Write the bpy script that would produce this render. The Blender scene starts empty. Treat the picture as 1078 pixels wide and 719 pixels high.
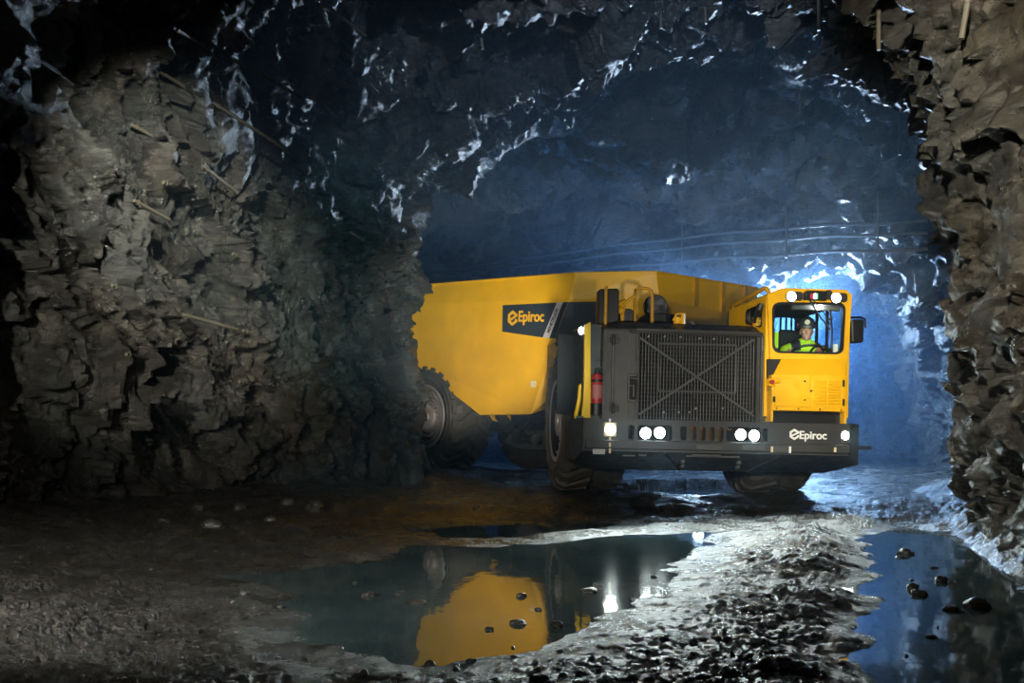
import bpy, bmesh, math, random
import numpy as np
from mathutils import Vector, Matrix, Euler
from mathutils.bvhtree import BVHTree

random.seed(7)
SC = bpy.context.scene
COL = SC.collection
R = math.radians

# ------------------------------------------------------------------ camera
F_PX, CX, HZ = 1048.0, 539.0, 460.0
EYE = Vector((0.0, 0.0, 0.88))
cam_d = bpy.data.cameras.new('camera')
cam_d.sensor_width = 36.0
cam_d.lens = 36.0 * F_PX / 1078.0
cam_d.shift_y = (HZ - 359.5) / 1078.0
cam_d.clip_end = 200
cam = bpy.data.objects.new('camera', cam_d)
cam.location = EYE
cam.rotation_euler = (R(90), 0, 0)
COL.objects.link(cam)
SC.camera = cam
SC.view_settings.view_transform = 'Standard'
SC.view_settings.look = 'None'
SC.view_settings.exposure = 0.0
SC.view_settings.gamma = 1.0
SC.view_settings.use_curve_mapping = False
try:
    SC.cycles.use_denoising = True
    SC.cycles.max_bounces = 6
    SC.cycles.diffuse_bounces = 2
    SC.cycles.glossy_bounces = 3
    SC.cycles.transparent_max_bounces = 10
    SC.cycles.volume_bounces = 0
    SC.cycles.sample_clamp_indirect = 4.0
    SC.cycles.sample_clamp_direct = 30.0
except Exception:
    pass

def ray(px, py):
    """direction of sight (depth 1) towards a point measured in the photograph"""
    return Vector(((px - CX) / F_PX, 1.0, (HZ - py) / F_PX))

def at(px, py, d):
    return EYE + ray(px, py) * d

def survey(M, px, py, axis, val):
    """where the line of sight meets the plane axis = val of the frame M (local coordinates)"""
    Mi = M.inverted()
    o = Mi @ EYE
    d = Mi.to_3x3() @ ray(px, py)
    t = (val - o[axis]) / d[axis]
    return o + d * t

def survey_plane(M, px, py, p0, n):
    Mi = M.inverted()
    o = Mi @ EYE
    d = Mi.to_3x3() @ ray(px, py)
    t = (p0 - o).dot(n) / d.dot(n)
    return o + d * t

# ------------------------------------------------------------------ materials
def mat(name, col, rough=0.5, metal=0.0, spec=0.5, emit=None, estr=0.0, coat=0.0):
    m = bpy.data.materials.new(name)
    m.use_nodes = True
    b = m.node_tree.nodes['Principled BSDF']
    b.inputs['Base Color'].default_value = (*col, 1)
    b.inputs['Roughness'].default_value = rough
    b.inputs['Metallic'].default_value = metal
    b.inputs['Specular IOR Level'].default_value = spec
    b.inputs['Coat Weight'].default_value = coat
    if emit:
        b.inputs['Emission Color'].default_value = (*emit, 1)
        b.inputs['Emission Strength'].default_value = estr
    return m

class NG:
    """small helper around a material's node tree"""
    def __init__(self, m):
        self.t = m.node_tree
        self.b = self.t.nodes['Principled BSDF']
    def n(self, kind, **kw):
        nd = self.t.nodes.new(kind)
        for k, v in kw.items():
            if k.startswith('i_'):
                nd.inputs[k[2:].replace('_', ' ')].default_value = v
            else:
                setattr(nd, k, v)
        return nd
    def l(self, a, b):
        self.t.links.new(a, b)
    def pos(self, scale=(1, 1, 1), rot=(0, 0, 0), obj=False):
        c = self.n('ShaderNodeTexCoord')
        mp = self.n('ShaderNodeMapping')
        mp.inputs['Scale'].default_value = scale
        mp.inputs['Rotation'].default_value = rot
        if obj:
            self.l(c.outputs['Object'], mp.inputs['Vector'])
        else:
            g = self.n('ShaderNodeNewGeometry')
            self.l(g.outputs['Position'], mp.inputs['Vector'])
        return mp.outputs['Vector']
    def noise(self, vec, scale, detail=6, rough=0.6, dist=0.0):
        x = self.n('ShaderNodeTexNoise')
        x.inputs['Scale'].default_value = scale
        x.inputs['Detail'].default_value = detail
        x.inputs['Roughness'].default_value = rough
        x.inputs['Distortion'].default_value = dist
        self.l(vec, x.inputs['Vector'])
        return x.outputs['Fac']
    def ramp(self, fac, stops):
        r = self.n('ShaderNodeValToRGB')
        e = r.color_ramp.elements
        while len(e) < len(stops):
            e.new(0.5)
        for k, (p, c) in enumerate(stops):
            e[k].position = p
            e[k].color = (*c, 1) if len(c) == 3 else c
        self.l(fac, r.inputs['Fac'])
        return r.outputs['Color']
    def math(self, op, a, b=None):
        x = self.n('ShaderNodeMath', operation=op)
        for k, v in enumerate((a, b)):
            if v is None: continue
            if isinstance(v, (int, float)): x.inputs[k].default_value = v
            else: self.l(v, x.inputs[k])
        return x.outputs[0]
    def bump(self, height, strength, dist, prev=None):
        x = self.n('ShaderNodeBump')
        x.inputs['Strength'].default_value = strength
        x.inputs['Distance'].default_value = dist
        self.l(height, x.inputs['Height'])
        if prev is not None: self.l(prev, x.inputs['Normal'])
        return x.outputs['Normal']

def paint(name, col, rough, dirt=(0.03, 0.028, 0.022), amount=0.35, metal=0.0, scale=2.5):
    m = mat(name, col, rough, metal)
    g = NG(m)
    v = g.pos(obj=True)
    f = g.noise(v, scale, 8, 0.65)
    c = g.ramp(f, [(0.42, tuple(a * (1 - amount) + b * amount for a, b in zip(col, dirt))), (0.62, col)])
    g.l(c, g.b.inputs['Base Color'])
    rr = g.ramp(g.noise(v, scale * 4, 5), [(0.3, (rough * 0.75,) * 3), (0.7, (min(1, rough * 1.35),) * 3)])
    g.l(rr, g.b.inputs['Roughness'])
    return m

M = {}
M['yellow'] = paint('yellow_paint', (0.86, 0.445, 0.002), 0.42, (0.30, 0.17, 0.01), 0.16)
M['yellow_dull'] = paint('yellow_paint_dull', (0.62, 0.30, 0.004), 0.5, (0.2, 0.11, 0.01), 0.35)
M['grey'] = paint('grey_paint', (0.034, 0.035, 0.035), 0.45, (0.055, 0.052, 0.045), 0.5)
M['grey_light'] = paint('worn_grey_steel', (0.085, 0.085, 0.082), 0.5, (0.05, 0.055, 0.05), 0.5)
M['dark'] = paint('dark_steel', (0.018, 0.018, 0.019), 0.55, (0.03, 0.027, 0.022), 0.6)
M['black'] = mat('black_plastic', (0.008, 0.008, 0.009), 0.45)
M['matt_black'] = mat('matt_black', (0.007, 0.007, 0.007), 0.85, spec=.15)
M['faded_red'] = mat('faded_label', (0.40, 0.13, 0.11), 0.6)
M['recess_shade'] = mat('dark_recess', (0.004, 0.004, 0.004), 0.8)  # near-black puts shade into pockets, louvers and rim grooves; radiator core too
M['decal'] = mat('charcoal_decal', (0.022, 0.030, 0.036), 0.5)
M['stripe'] = mat('light_grey_stripe', (0.55, 0.52, 0.50), 0.5)
M['white'] = mat('white_lettering', (0.85, 0.85, 0.82), 0.4)
M['letter_yellow'] = mat('yellow_lettering', (0.80, 0.42, 0.01), 0.4)
M['letter_dark'] = mat('dark_lettering', (0.03, 0.03, 0.035), 0.5)
M['tyre'] = paint('tyre_rubber', (0.020, 0.019, 0.018), 0.7, (0.075, 0.062, 0.045), 0.75, scale=1.6)
M['rim'] = paint('dusty_rim', (0.42, 0.38, 0.36), 0.42, (0.20, 0.16, 0.14), 0.6, metal=0.4)
M['chrome'] = mat('bright_steel', (0.45, 0.44, 0.42), 0.3, 0.9)
M['red'] = mat('extinguisher_red', (0.36, 0.022, 0.018), 0.35)
M['lamp'] = mat('lit_lens', (0.9, 0.95, 0.95), 0.2, emit=(0.86, 1.0, 0.98), estr=40.0)
M['lamp_small'] = mat('lit_lens_dim', (0.9, 0.95, 0.95), 0.2, emit=(0.86, 1.0, 0.98), estr=7.0)
M['sig_red'] = mat('signal_red', (0.3, 0.02, 0.03), 0.3, emit=(0.9, 0.06, 0.12), estr=0.35)
M['sig_green'] = mat('signal_green', (0.05, 0.5, 0.25), 0.3, emit=(0.1, 0.9, 0.45), estr=0.6)
M['sig_white'] = mat('signal_white', (0.9, 0.9, 0.9), 0.3, emit=(1, 1, 1), estr=2.0)
M['orange'] = mat('orange_hose', (0.22, 0.10, 0.015), 0.6)
M['skin'] = mat('skin', (0.46, 0.25, 0.17), 0.5)
M['hivis'] = mat('hi_vis_cloth', (0.48, 0.78, 0.015), 0.75)
M['navy'] = mat('navy_cloth', (0.012, 0.016, 0.03), 0.8)
M['silver_tape'] = mat('reflective_tape', (0.75, 0.78, 0.78), 0.35)
M['helmet'] = mat('dark_helmet', (0.035, 0.036, 0.042), 0.35)
M['eye'] = mat('eye_dark', (0.02, 0.015, 0.012), 0.25)
M['seat'] = mat('seat_fabric', (0.02, 0.021, 0.022), 0.85)
M['cab_trim'] = mat('cab_trim', (0.05, 0.052, 0.055), 0.7)
M['bolt'] = paint('weathered_bolt_steel', (0.10, 0.092, 0.075), 0.6, (0.05, 0.04, 0.025), 0.6, metal=0.3)
M['cable'] = mat('cable_sheath', (0.035, 0.04, 0.05), 0.5)
M['tan'] = mat('pale_label', (0.75, 0.6, 0.35), 0.5)

def glass_mat(name, tint, gloss):
    m = bpy.data.materials.new(name)
    m.use_nodes = True
    t = m.node_tree
    t.nodes.clear()
    o = t.nodes.new('ShaderNodeOutputMaterial')
    mx = t.nodes.new('ShaderNodeMixShader')
    tr = t.nodes.new('ShaderNodeBsdfTransparent')
    gl = t.nodes.new('ShaderNodeBsdfGlossy')
    fc = t.nodes.new('ShaderNodeLayerWeight')
    fc.inputs['Blend'].default_value = .5
    pw = t.nodes.new('ShaderNodeMath'); pw.operation = 'POWER'; pw.inputs[1].default_value = 4.5
    t.links.new(fc.outputs['Facing'], pw.inputs[0])
    lw = t.nodes.new('ShaderNodeMath'); lw.operation = 'MULTIPLY_ADD'; lw.inputs[1].default_value = .9; lw.inputs[2].default_value = .03
    t.links.new(pw.outputs[0], lw.inputs[0])
    tr.inputs['Color'].default_value = (*tint, 1)
    gl.inputs['Roughness'].default_value = 0.02
    gl.inputs['Color'].default_value = (gloss, gloss, gloss, 1)
    t.links.new(lw.outputs[0], mx.inputs[0])
    t.links.new(tr.outputs[0], mx.inputs[1])
    t.links.new(gl.outputs[0], mx.inputs[2])
    t.links.new(mx.outputs[0], o.inputs['Surface'])
    return m
M['glass'] = glass_mat('window_glass', (0.86, 0.93, 0.95), 0.8)

# ------------------------------------------------------------------ mesh builder
class MB:
    def __init__(self):
        self.v, self.f, self.m = [], [], []
    def add(self, vs, fs, mi=0):
        b = len(self.v)
        self.v += [tuple(p) for p in vs]
        self.f += [tuple(i + b for i in q) for q in fs]
        self.m += [mi] * len(fs)
        return self
    def box(self, x0, x1, y0, y1, z0, z1, mi=0):
        vs = [(x, y, z) for z in (z0, z1) for y in (y0, y1) for x in (x0, x1)]
        return self.add(vs, [(0, 2, 3, 1), (4, 5, 7, 6), (0, 1, 5, 4), (2, 6, 7, 3), (0, 4, 6, 2), (1, 3, 7, 5)], mi)
    def obox(self, c, sx, sy, sz, rot=(0, 0, 0), mi=0):
        Rm = Euler(rot).to_matrix()
        vs = [Vector(c) + Rm @ Vector((x * sx / 2, y * sy / 2, z * sz / 2)) for z in (-1, 1) for y in (-1, 1) for x in (-1, 1)]
        return self.add(vs, [(0, 2, 3, 1), (4, 5, 7, 6), (0, 1, 5, 4), (2, 6, 7, 3), (0, 4, 6, 2), (1, 3, 7, 5)], mi)
    def loft(self, A, B, mi=0, caps=True):
        """closed loops A and B of equal length"""
        n = len(A)
        fs = [(i, (i + 1) % n, n + (i + 1) % n, n + i) for i in range(n)]
        if caps:
            fs += [tuple(range(n - 1, -1, -1)), tuple(range(n, 2 * n))]
        return self.add(list(A) + list(B), fs, mi)
    def slab(self, poly, off, mi=0):
        """3-D polygon thickened by the vector off"""
        off = Vector(off)
        return self.loft([Vector(p) for p in poly], [Vector(p) + off for p in poly], mi)
    def ring(self, A, B, off, mi=0):
        """frame between outer loop A and inner loop B (equal length), thickened by off"""
        off = Vector(off)
        n = len(A)
        A = [Vector(p) for p in A]; B = [Vector(p) for p in B]
        vs = A + B + [p + off for p in A] + [p + off for p in B]
        fs = []
        for i in range(n):
            j = (i + 1) % n
            fs += [(i, j, n + j, n + i), (2 * n + j, 2 * n + i, 3 * n + i, 3 * n + j),
                   (j, i, 2 * n + i, 2 * n + j), (n + i, n + j, 3 * n + j, 3 * n + i)]
        return self.add(vs, fs, mi)
    def cyl(self, p0, p1, r, n=16, r1=None, mi=0):
        p0, p1 = Vector(p0), Vector(p1)
        r1 = r if r1 is None else r1
        q = (p1 - p0).to_track_quat('Z', 'Y').to_matrix()
        A = [p0 + q @ Vector((math.cos(a) * r, math.sin(a) * r, 0)) for a in (2 * math.pi * i / n for i in range(n))]
        B = [p1 + q @ Vector((math.cos(a) * r1, math.sin(a) * r1, 0)) for a in (2 * math.pi * i / n for i in range(n))]
        return self.loft(A, B, mi)
    def tube(self, pts, r, n=8, mi=0, closed=False):
        pts = [Vector(p) for p in pts]
        m = len(pts)
        up = Vector((0.13, 0.21, 0.97))
        loops = []
        for i, p in enumerate(pts):
            if closed:
                t = pts[(i + 1) % m] - pts[i - 1]
            else:
                t = pts[min(i + 1, m - 1)] - pts[max(i - 1, 0)]
            t.normalize()
            a = t.cross(up)
            if a.length < 1e-3: a = t.cross(Vector((1, 0, 0)))
            a.normalize()
            b = t.cross(a)
            rr = r[i] if isinstance(r, (list, tuple)) else r
            loops.append([p + (a * math.cos(q) + b * math.sin(q)) * rr for q in (2 * math.pi * k / n for k in range(n))])
        vs = [p for L in loops for p in L]
        fs = []
        for i in range(m if closed else m - 1):
            i2 = (i + 1) % m
            for k in range(n):
                k2 = (k + 1) % n
                fs.append((i * n + k, i * n + k2, i2 * n + k2, i2 * n + k))
        if not closed:
            fs += [tuple(range(n - 1, -1, -1)), tuple((m - 1) * n + k for k in range(n))]
        return self.add(vs, fs, mi)
    def lathe(self, prof, c, axis, n=32, mi=0):
        """profile of (radius, distance along axis)"""
        c = Vector(c)
        ax = Vector(axis).normalized()
        q = ax.to_track_quat('Z', 'Y').to_matrix()
        vs = []
        for r, h in prof:
            r = max(r, 1e-4)
            vs += [c + q @ Vector((math.cos(2 * math.pi * i / n) * r, math.sin(2 * math.pi * i / n) * r, h)) for i in range(n)]
        fs = []
        for k in range(len(prof) - 1):
            for i in range(n):
                j = (i + 1) % n
                fs.append((k * n + i, k * n + j, (k + 1) * n + j, (k + 1) * n + i))
        return self.add(vs, fs, mi)
    def sphere(self, c, r, n=16, m=10, mi=0):
        """ellipsoid; r is a number or a triple"""
        r = (r, r, r) if isinstance(r, (int, float)) else r
        vs, fs = [], []
        for a in range(m + 1):
            th = math.pi * a / m
            for b in range(n):
                ph = 2 * math.pi * b / n
                vs.append((c[0] + r[0] * math.sin(th) * math.cos(ph), c[1] + r[1] * math.sin(th) * math.sin(ph), c[2] + r[2] * math.cos(th)))
        for a in range(m):
            for b in range(n):
                fs.append((a * n + b, (a + 1) * n + b, (a + 1) * n + (b + 1) % n, a * n + (b + 1) % n))
        return self.add(vs, fs, mi)
    def holed(self, outer, holes, y, depths, mi=0, mi_in=1):
        """flat front in the plane y with pockets let into it: (x, z) loops, pocket walls and floors"""
        from mathutils.geometry import tessellate_polygon
        loops = [[Vector((p[0], p[1], 0)) for p in L] for L in [outer] + holes]
        flat = [(p.x, y, p.y) for L in loops for p in L]
        self.add(flat, [tuple(t) for t in tessellate_polygon(loops)], mi)
        for L, d in zip(holes, depths):
            n = len(L)
            vs = [(p[0], y, p[1]) for p in L] + [(p[0], y + d, p[1]) for p in L]
            self.add(vs, [(i, (i + 1) % n, n + (i + 1) % n, n + i) for i in range(n)], mi)
            self.add([(p[0], y + d, p[1]) for p in L], [tuple(range(n))], mi_in)
        return self
    def mesh(self, name, mats, smooth=None):
        me = bpy.data.meshes.new(name)
        me.from_pydata(self.v, [], self.f)
        for m in (mats if isinstance(mats, (list, tuple)) else [mats]):
            me.materials.append(m)
        me.polygons.foreach_set('material_index', self.m)
        bm = bmesh.new()
        bm.from_mesh(me)
        bmesh.ops.remove_doubles(bm, verts=bm.verts, dist=1e-5)
        bmesh.ops.recalc_face_normals(bm, faces=bm.faces)
        bm.to_mesh(me)
        bm.free()
        if smooth is not None:
            me.shade_smooth()
            try:
                me.set_sharp_from_angle(angle=R(smooth))
            except Exception:
                pass
        return me

def rrect(x0, x1, z0, z1, r, n=5):
    """rounded rectangle as (x, z) points"""
    out = []
    for cx, cz, a0 in ((x1 - r, z1 - r, 0), (x0 + r, z1 - r, 90), (x0 + r, z0 + r, 180), (x1 - r, z0 + r, 270)):
        for k in range(n + 1):
            a = R(a0 + 90.0 * k / n)
            out.append((cx + r * math.cos(a), cz + r * math.sin(a)))
    return out

def round_poly(pts, r, n=4):
    """2-D polygon with its corners rounded"""
    out = []
    m = len(pts)
    for i in range(m):
        p, a, b = Vector(pts[i]), Vector(pts[i - 1]), Vector(pts[(i + 1) % m])
        u, w = (a - p), (b - p)
        rr = min(r, u.length * 0.45, w.length * 0.45)
        s, e = p + u.normalized() * rr, p + w.normalized() * rr
        for k in range(n + 1):
            t = k / n
            out.append(tuple(s * (1 - t) ** 2 + p * 2 * t * (1 - t) + e * t * t))
    return out

def star_match(outer, inner):
    """equal-length loops for a frame: both 2-D polygons cut at the same angles round the inner centre"""
    c = Vector((sum(p[0] for p in inner) / len(inner), sum(p[1] for p in inner) / len(inner)))
    angs = sorted({round(math.atan2(p[1] - c.y, p[0] - c.x), 4) for p in list(outer) + list(inner)})
    def cut(poly, a):
        d = Vector((math.cos(a), math.sin(a)))
        best = None
        for i in range(len(poly)):
            p, q = Vector(poly[i - 1]) - c, Vector(poly[i]) - c
            e = q - p
            den = d.x * e.y - d.y * e.x
            if abs(den) < 1e-12: continue
            t = (p.x * e.y - p.y * e.x) / den
            s = (p.x * d.y - p.y * d.x) / den
            if t > 0 and -1e-3 <= s <= 1.001 and (best is None or t > best): best = t
        return c + d * (best or 0.0)
    return [cut(outer, a) for a in angs], [cut(inner, a) for a in angs]

# ------------------------------------------------------------------ objects
def tag(o, label=None, cat=None, group=None, kind=None):
    if label: o['label'] = label
    if cat: o['category'] = cat
    if group: o['group'] = group
    if kind: o['kind'] = kind
    return o

def empty(name, loc=(0, 0, 0), rot=(0, 0, 0), parent=None):
    o = bpy.data.objects.new(name, None)
    o.empty_display_size = 0.3
    o.location = loc
    o.rotation_euler = rot
    o.parent = parent
    COL.objects.link(o)
    return o

def obj(name, mb, mats, parent=None, bevel=0.0, smooth=35, label=None, loc=None, rot=None):
    me = mb if isinstance(mb, bpy.types.Mesh) else mb.mesh(name, mats, smooth)
    o = bpy.data.objects.new(name, me)
    COL.objects.link(o)
    o.parent = parent
    if loc is not None: o.location = loc
    if rot is not None: o.rotation_euler = rot
    if bevel:
        b = o.modifiers.new('bevel', 'BEVEL')
        b.width = bevel; b.segments = 2; b.limit_method = 'ANGLE'; b.angle_limit = R(30)
    if label: o['label'] = label
    return o

def pieces(name, mb, mats, parent, **kw):
    """every connected piece of the builder as an object of its own"""
    par = list(range(len(mb.v)))
    def find(i):
        while par[i] != i:
            par[i] = par[par[i]]; i = par[i]
        return i
    for f in mb.f:
        for i in f[1:]:
            par[find(i)] = find(f[0])
    isl = {}
    for f, m in zip(mb.f, mb.m):
        isl.setdefault(find(f[0]), []).append((f, m))
    out = []
    for fs in isl.values():
        ids = sorted({i for f, _ in fs for i in f})
        mp = {i: k for k, i in enumerate(ids)}
        q = MB()
        q.v = [mb.v[i] for i in ids]
        q.f = [tuple(mp[i] for i in f) for f, _ in fs]
        q.m = [m for _, m in fs]
        out.append(obj(name, q, mats, parent, **kw))
    return out

def copy_tree(o, parent=None):
    c = o.copy()
    COL.objects.link(c)
    c.parent = parent
    for ch in list(o.children):
        copy_tree(ch, c)
    return c

def text_mesh(name, s, size, material, thick=0.004, bold=0.0, space=1.0):
    """lettering in the local XZ plane facing -Y, origin at its lower left; returns mesh and width"""
    cu = bpy.data.curves.new(name, 'FONT')
    cu.body = s
    cu.size = size
    cu.extrude = thick / 2
    cu.offset = bold
    cu.space_character = space
    o = bpy.data.objects.new(name, cu)
    COL.objects.link(o)
    dg = bpy.context.evaluated_depsgraph_get()
    dg.update()
    me = bpy.data.meshes.new_from_object(o.evaluated_get(dg))
    bpy.data.objects.remove(o)
    me.materials.clear()
    me.materials.append(material)
    co = np.empty(len(me.vertices) * 3)
    me.vertices.foreach_get('co', co)
    co = co.reshape(-1, 3)
    w = co[:, 0].max() - co[:, 0].min()
    co[:, 0] -= co[:, 0].min()
    co = np.stack([co[:, 0], -co[:, 2], co[:, 1]], 1)
    me.vertices.foreach_set('co', co.ravel())
    me.name = name
    return me, w

def hex_mark(c0, x, z, r, thick):
    """six-sided emblem with a slanting e cut into it, added to the builder c0 in the XZ plane at y = 0"""
    hexa = lambda q: [(x + q * math.sin(R(60 * k)), z + q * math.cos(R(60 * k))) for k in range(6)]
    O, I = hexa(r), hexa(r * 0.60)
    y0, y1 = -thick, 0.0
    for k in range(6):
        j = (k + 1) % 6
        a, b, c, d = O[k], O[j], I[j], I[k]
        if k == 1:                                  # opening of the e on the lower right
            a = tuple(a[i] * 0.35 + b[i] * 0.65 for i in (0, 1)); d = tuple(d[i] * 0.35 + c[i] * 0.65 for i in (0, 1))
        c0.slab([(p[0], y0, p[1]) for p in (a, b, c, d)], (0, thick, 0))
    w = r * 0.15
    p, q = (x - r * 0.60, z - r * 0.30), (x + r * 0.86, z + r * 0.38)
    c0.slab([(p[0], y0, p[1] - w), (q[0], y0, q[1] - w), (q[0], y0, q[1] + w), (p[0], y0, p[1] + w)], (0, thick, 0))
    return c0
# ================================================================== THE HAUL TRUCK
GROUND = 0.17
YAW, ROLL = R(6.0), R(1.2)
truck = empty('haul_truck', (2.257, 11.0, GROUND), (0, ROLL, YAW))
tag(truck, 'yellow and grey articulated underground haul truck with lit headlights on wet tunnel floor', 'truck')
MF = Matrix.Translation(Vector((2.257, 11.0, GROUND))) @ Euler((0, ROLL, YAW)).to_matrix().to_4x4()
REAR_LOC, REAR_ROT = (0.0, 4.2, 0.05), (0, 0, R(36.0))
MR = MF @ Matrix.Translation(Vector(REAR_LOC)) @ Euler(REAR_ROT).to_matrix().to_4x4()

def FV(px, py, v):            # point of the front unit's plane y = v
    return survey(MF, px, py, 1, v)
def FU(px, py, u):
    return survey(MF, px, py, 0, u)
def RU(px, py, u):            # point of the rear unit's plane x = u
    return survey(MR, px, py, 0, u)
def uz(pts, v):
    return [(FV(a, b, v).x, FV(a, b, v).z) for a, b in pts]
def xz3(poly, y):
    return [(p[0], y, p[1]) for p in poly]

def front(name, mb, mats, **kw):
    return obj(name, mb, mats, truck, **kw)
def rear(name, mb, mats, **kw):
    return obj(name, mb, mats, truck, loc=REAR_LOC, rot=REAR_ROT, **kw)

# ---------------------------------------------------------------- bumper
zt, zs, zb = 0.885, 0.66, 0.53
slots = []
def px_slot(x0, x1, y0, y1, r=0.03, depth=0.16, v=0.0):
    a, c = FV(x0, y1, v), FV(x1, y0, v)
    return rrect(a.x, c.x, a.z, c.z, r), depth
SL = [(661, 668, 447.5, 462.5), (716, 723, 448.5, 463.5), (727, 733.3, 449, 463.8), (736.6, 743, 449.3, 464), (746.2, 752.6, 449.5, 464.2), (755.6, 762, 450, 464.5), (803, 808.5, 451, 465)]
PODS = [(671, 708, 448, 463.5), (764.5, 800.5, 450, 465)]
holes, deps = [], []
for s in SL:
    p, d = px_slot(*s); holes.append(p); deps.append(d)
for s in PODS:
    p, d = px_slot(*s, r=0.04); holes.append(p); deps.append(.10)
b = MB()
BL, BR = FV(614, 460, 0).x, FV(893.5, 460, 0).x        # front corners
CL, CR = FV(605.5, 460, .26).x, FV(904, 460, .16).x    # outer corners behind the chamfers
b.holed([(BL, zb), (BR, zb), (BR, zt), (BL, zt)], holes, 0.0, deps)
b.add([(BL, 0, zt), (BR, 0, zt), (CR, .16, zt), (CR, 1.0, zt), (CL, 1.0, zt), (CL, .26, zt),
       (BL, 0, zb), (BR, 0, zb), (CR, .16, .43), (CR, 1.0, .41), (CL, 1.0, .41), (CL, .26, .43),
       (CR - .2, .62, .315), (CR - .2, 1.0, .315), (CL + .2, 1.0, .315), (CL + .2, .62, .315)],
      [(0, 5, 4, 3, 2, 1), (1, 2, 8, 7), (2, 3, 9, 8), (3, 4, 10, 9), (4, 5, 11, 10), (5, 0, 6, 11),
       (6, 7, 12, 15), (7, 8, 12), (8, 9, 13, 12), (9, 10, 14, 13), (10, 11, 15, 14), (11, 6, 15), (12, 13, 14, 15)])
bumper = front('bumper', b, [M['grey'], M['recess_shade']], smooth=30, label='dark grey steel front bumper with lamps and white lettering')

# step ledge along the lower bumper, with worn plates bolted on
b = MB()
b.box(BL + .02, BR - .0, -0.05, 0.02, 0.555, 0.655)
obj('step_ledge', b, M['grey'], bumper, bevel=0.012)
for x0, x1, y0, y1, mt in ((733, 760, 468.5, 473.5, 'grey_light'), (781, 805, 469, 474, 'grey_light'), (813, 829, 470, 476.5, 'grey_light'), (624, 637, 473, 478, 'stripe')):
    a, c = FV(x0, y1, -0.055), FV(x1, y0, -0.055)
    obj('step_plate', MB().box(a.x, c.x, -0.062, -0.04, a.z, c.z), M[mt], bumper, bevel=0.004)
for x, y0, y1, mt in ((642, 441, 446, 'white'), (642, 460, 465, 'tan'), (642, 466, 470.5, 'tan'), (642, 472, 477, 'tan'), (812.5, 470, 476, 'tan'), (831.5, 470, 477, 'white'), (879, 471, 476, 'tan')):
    v = -0.055 if y0 > 465 else -0.005
    a, c = FV(x - 1.1, y1, v), FV(x + 1.1, y0, v)
    obj('reflector_strip', MB().box(a.x, c.x, v - .012, v + 0.01, a.z, c.z), M[mt], bumper)
# belly fittings
b = MB()
for px0, px1, py, dep in ((655, 668, 486, .12), (672, 680, 484, .1), (722, 778, 486.5, .10), (727, 758, 482.5, .06)):
    a, c = FV(px0, py, dep), FV(px1, py, dep)
    z = zb - (zb - .315) * dep / .62
    b.obox(((a.x + c.x) / 2, dep, z - .005), abs(c.x - a.x), .03, .02)
pieces('belly_bracket', b, M['grey_light'], bumper, bevel=0.004)
b = MB()
for px in (717.5, 776.5):
    a = FV(px, 491, .3)
    b.cyl((a.x, .24, .43), (a.x, .3, .41), .022, 12)
    b.cyl((a.x + .03, .36, .38), (a.x + .03, .42, .36), .022, 12)
pieces('belly_bolt', b, M['chrome'], bumper)
b = MB()
for px0, px1 in ((700, 715), (822, 786)):
    a, c = FV(px0, 480, .02), FV(px1, 496, .6)
    b.tube([(a.x, .03, .515), (c.x, .6, .318)], .012, 6)
pieces('belly_rib', b, M['dark'], bumper)
# end lugs and the side step
b = MB()
b.slab([(CR - .14, .02, .845), (CR + .06, .30, .845), (CR + .06, .48, .845), (CR - .14, .6, .845)], (0, 0, .05))
b.slab([(CR - .1, .10, .60), (CR + .2, .24, .60), (CR + .24, .95, .60), (CR - .1, .95, .60)], (0, 0, .045))
obj('side_step', b, M['dark'], bumper, bevel=0.008)
# what shows inside the slots
b = MB()
for s in SL[2:6]:
    a, c = FV(s[0], s[3], .1), FV(s[1], s[2], .1)
    for k in range(9):
        z = a.z + (c.z - a.z) * (k + .5) / 9
        b.box(a.x, c.x, .10, .115, z - .003, z + .003)
pieces('slot_grille', b, M['orange'], bumper)
b = MB()
for s in (SL[2], SL[3], SL[5], (764.5, 770, 450, 465)):
    a, c = FV(s[0], s[3], .1), FV(s[1], s[2], .1)
    b.tube([(a.x, .09, c.z - .01), ((a.x + c.x) / 2, .085, c.z - .03), (c.x, .09, c.z - .018)], .008, 6)
pieces('hose', b, M['orange'], bumper)
# bumper lettering
p = FV(830, 463.2, 0)
e = MB(); hex_mark(e, 0.055, 0.07, 0.062, 0.012)
obj('emblem', e, M['white'], bumper, loc=(FV(836.0, 457.3, 0).x - .055, -.001, FV(836, 457.3, 0).z - .07), smooth=None)
tm, tw = text_mesh('lettering', 'Epiroc', 0.165, M['white'], 0.01, 0.0035, 1.0)
a, c = FV(841.5, 461.8, 0), FV(870.0, 461.8, 0)
lo = obj('lettering', tm, None, bumper, loc=(a.x, -.004, a.z + .0), smooth=None)
lo.scale = ((c.x - a.x) / tw, 1, (c.x - a.x) / tw)

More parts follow.
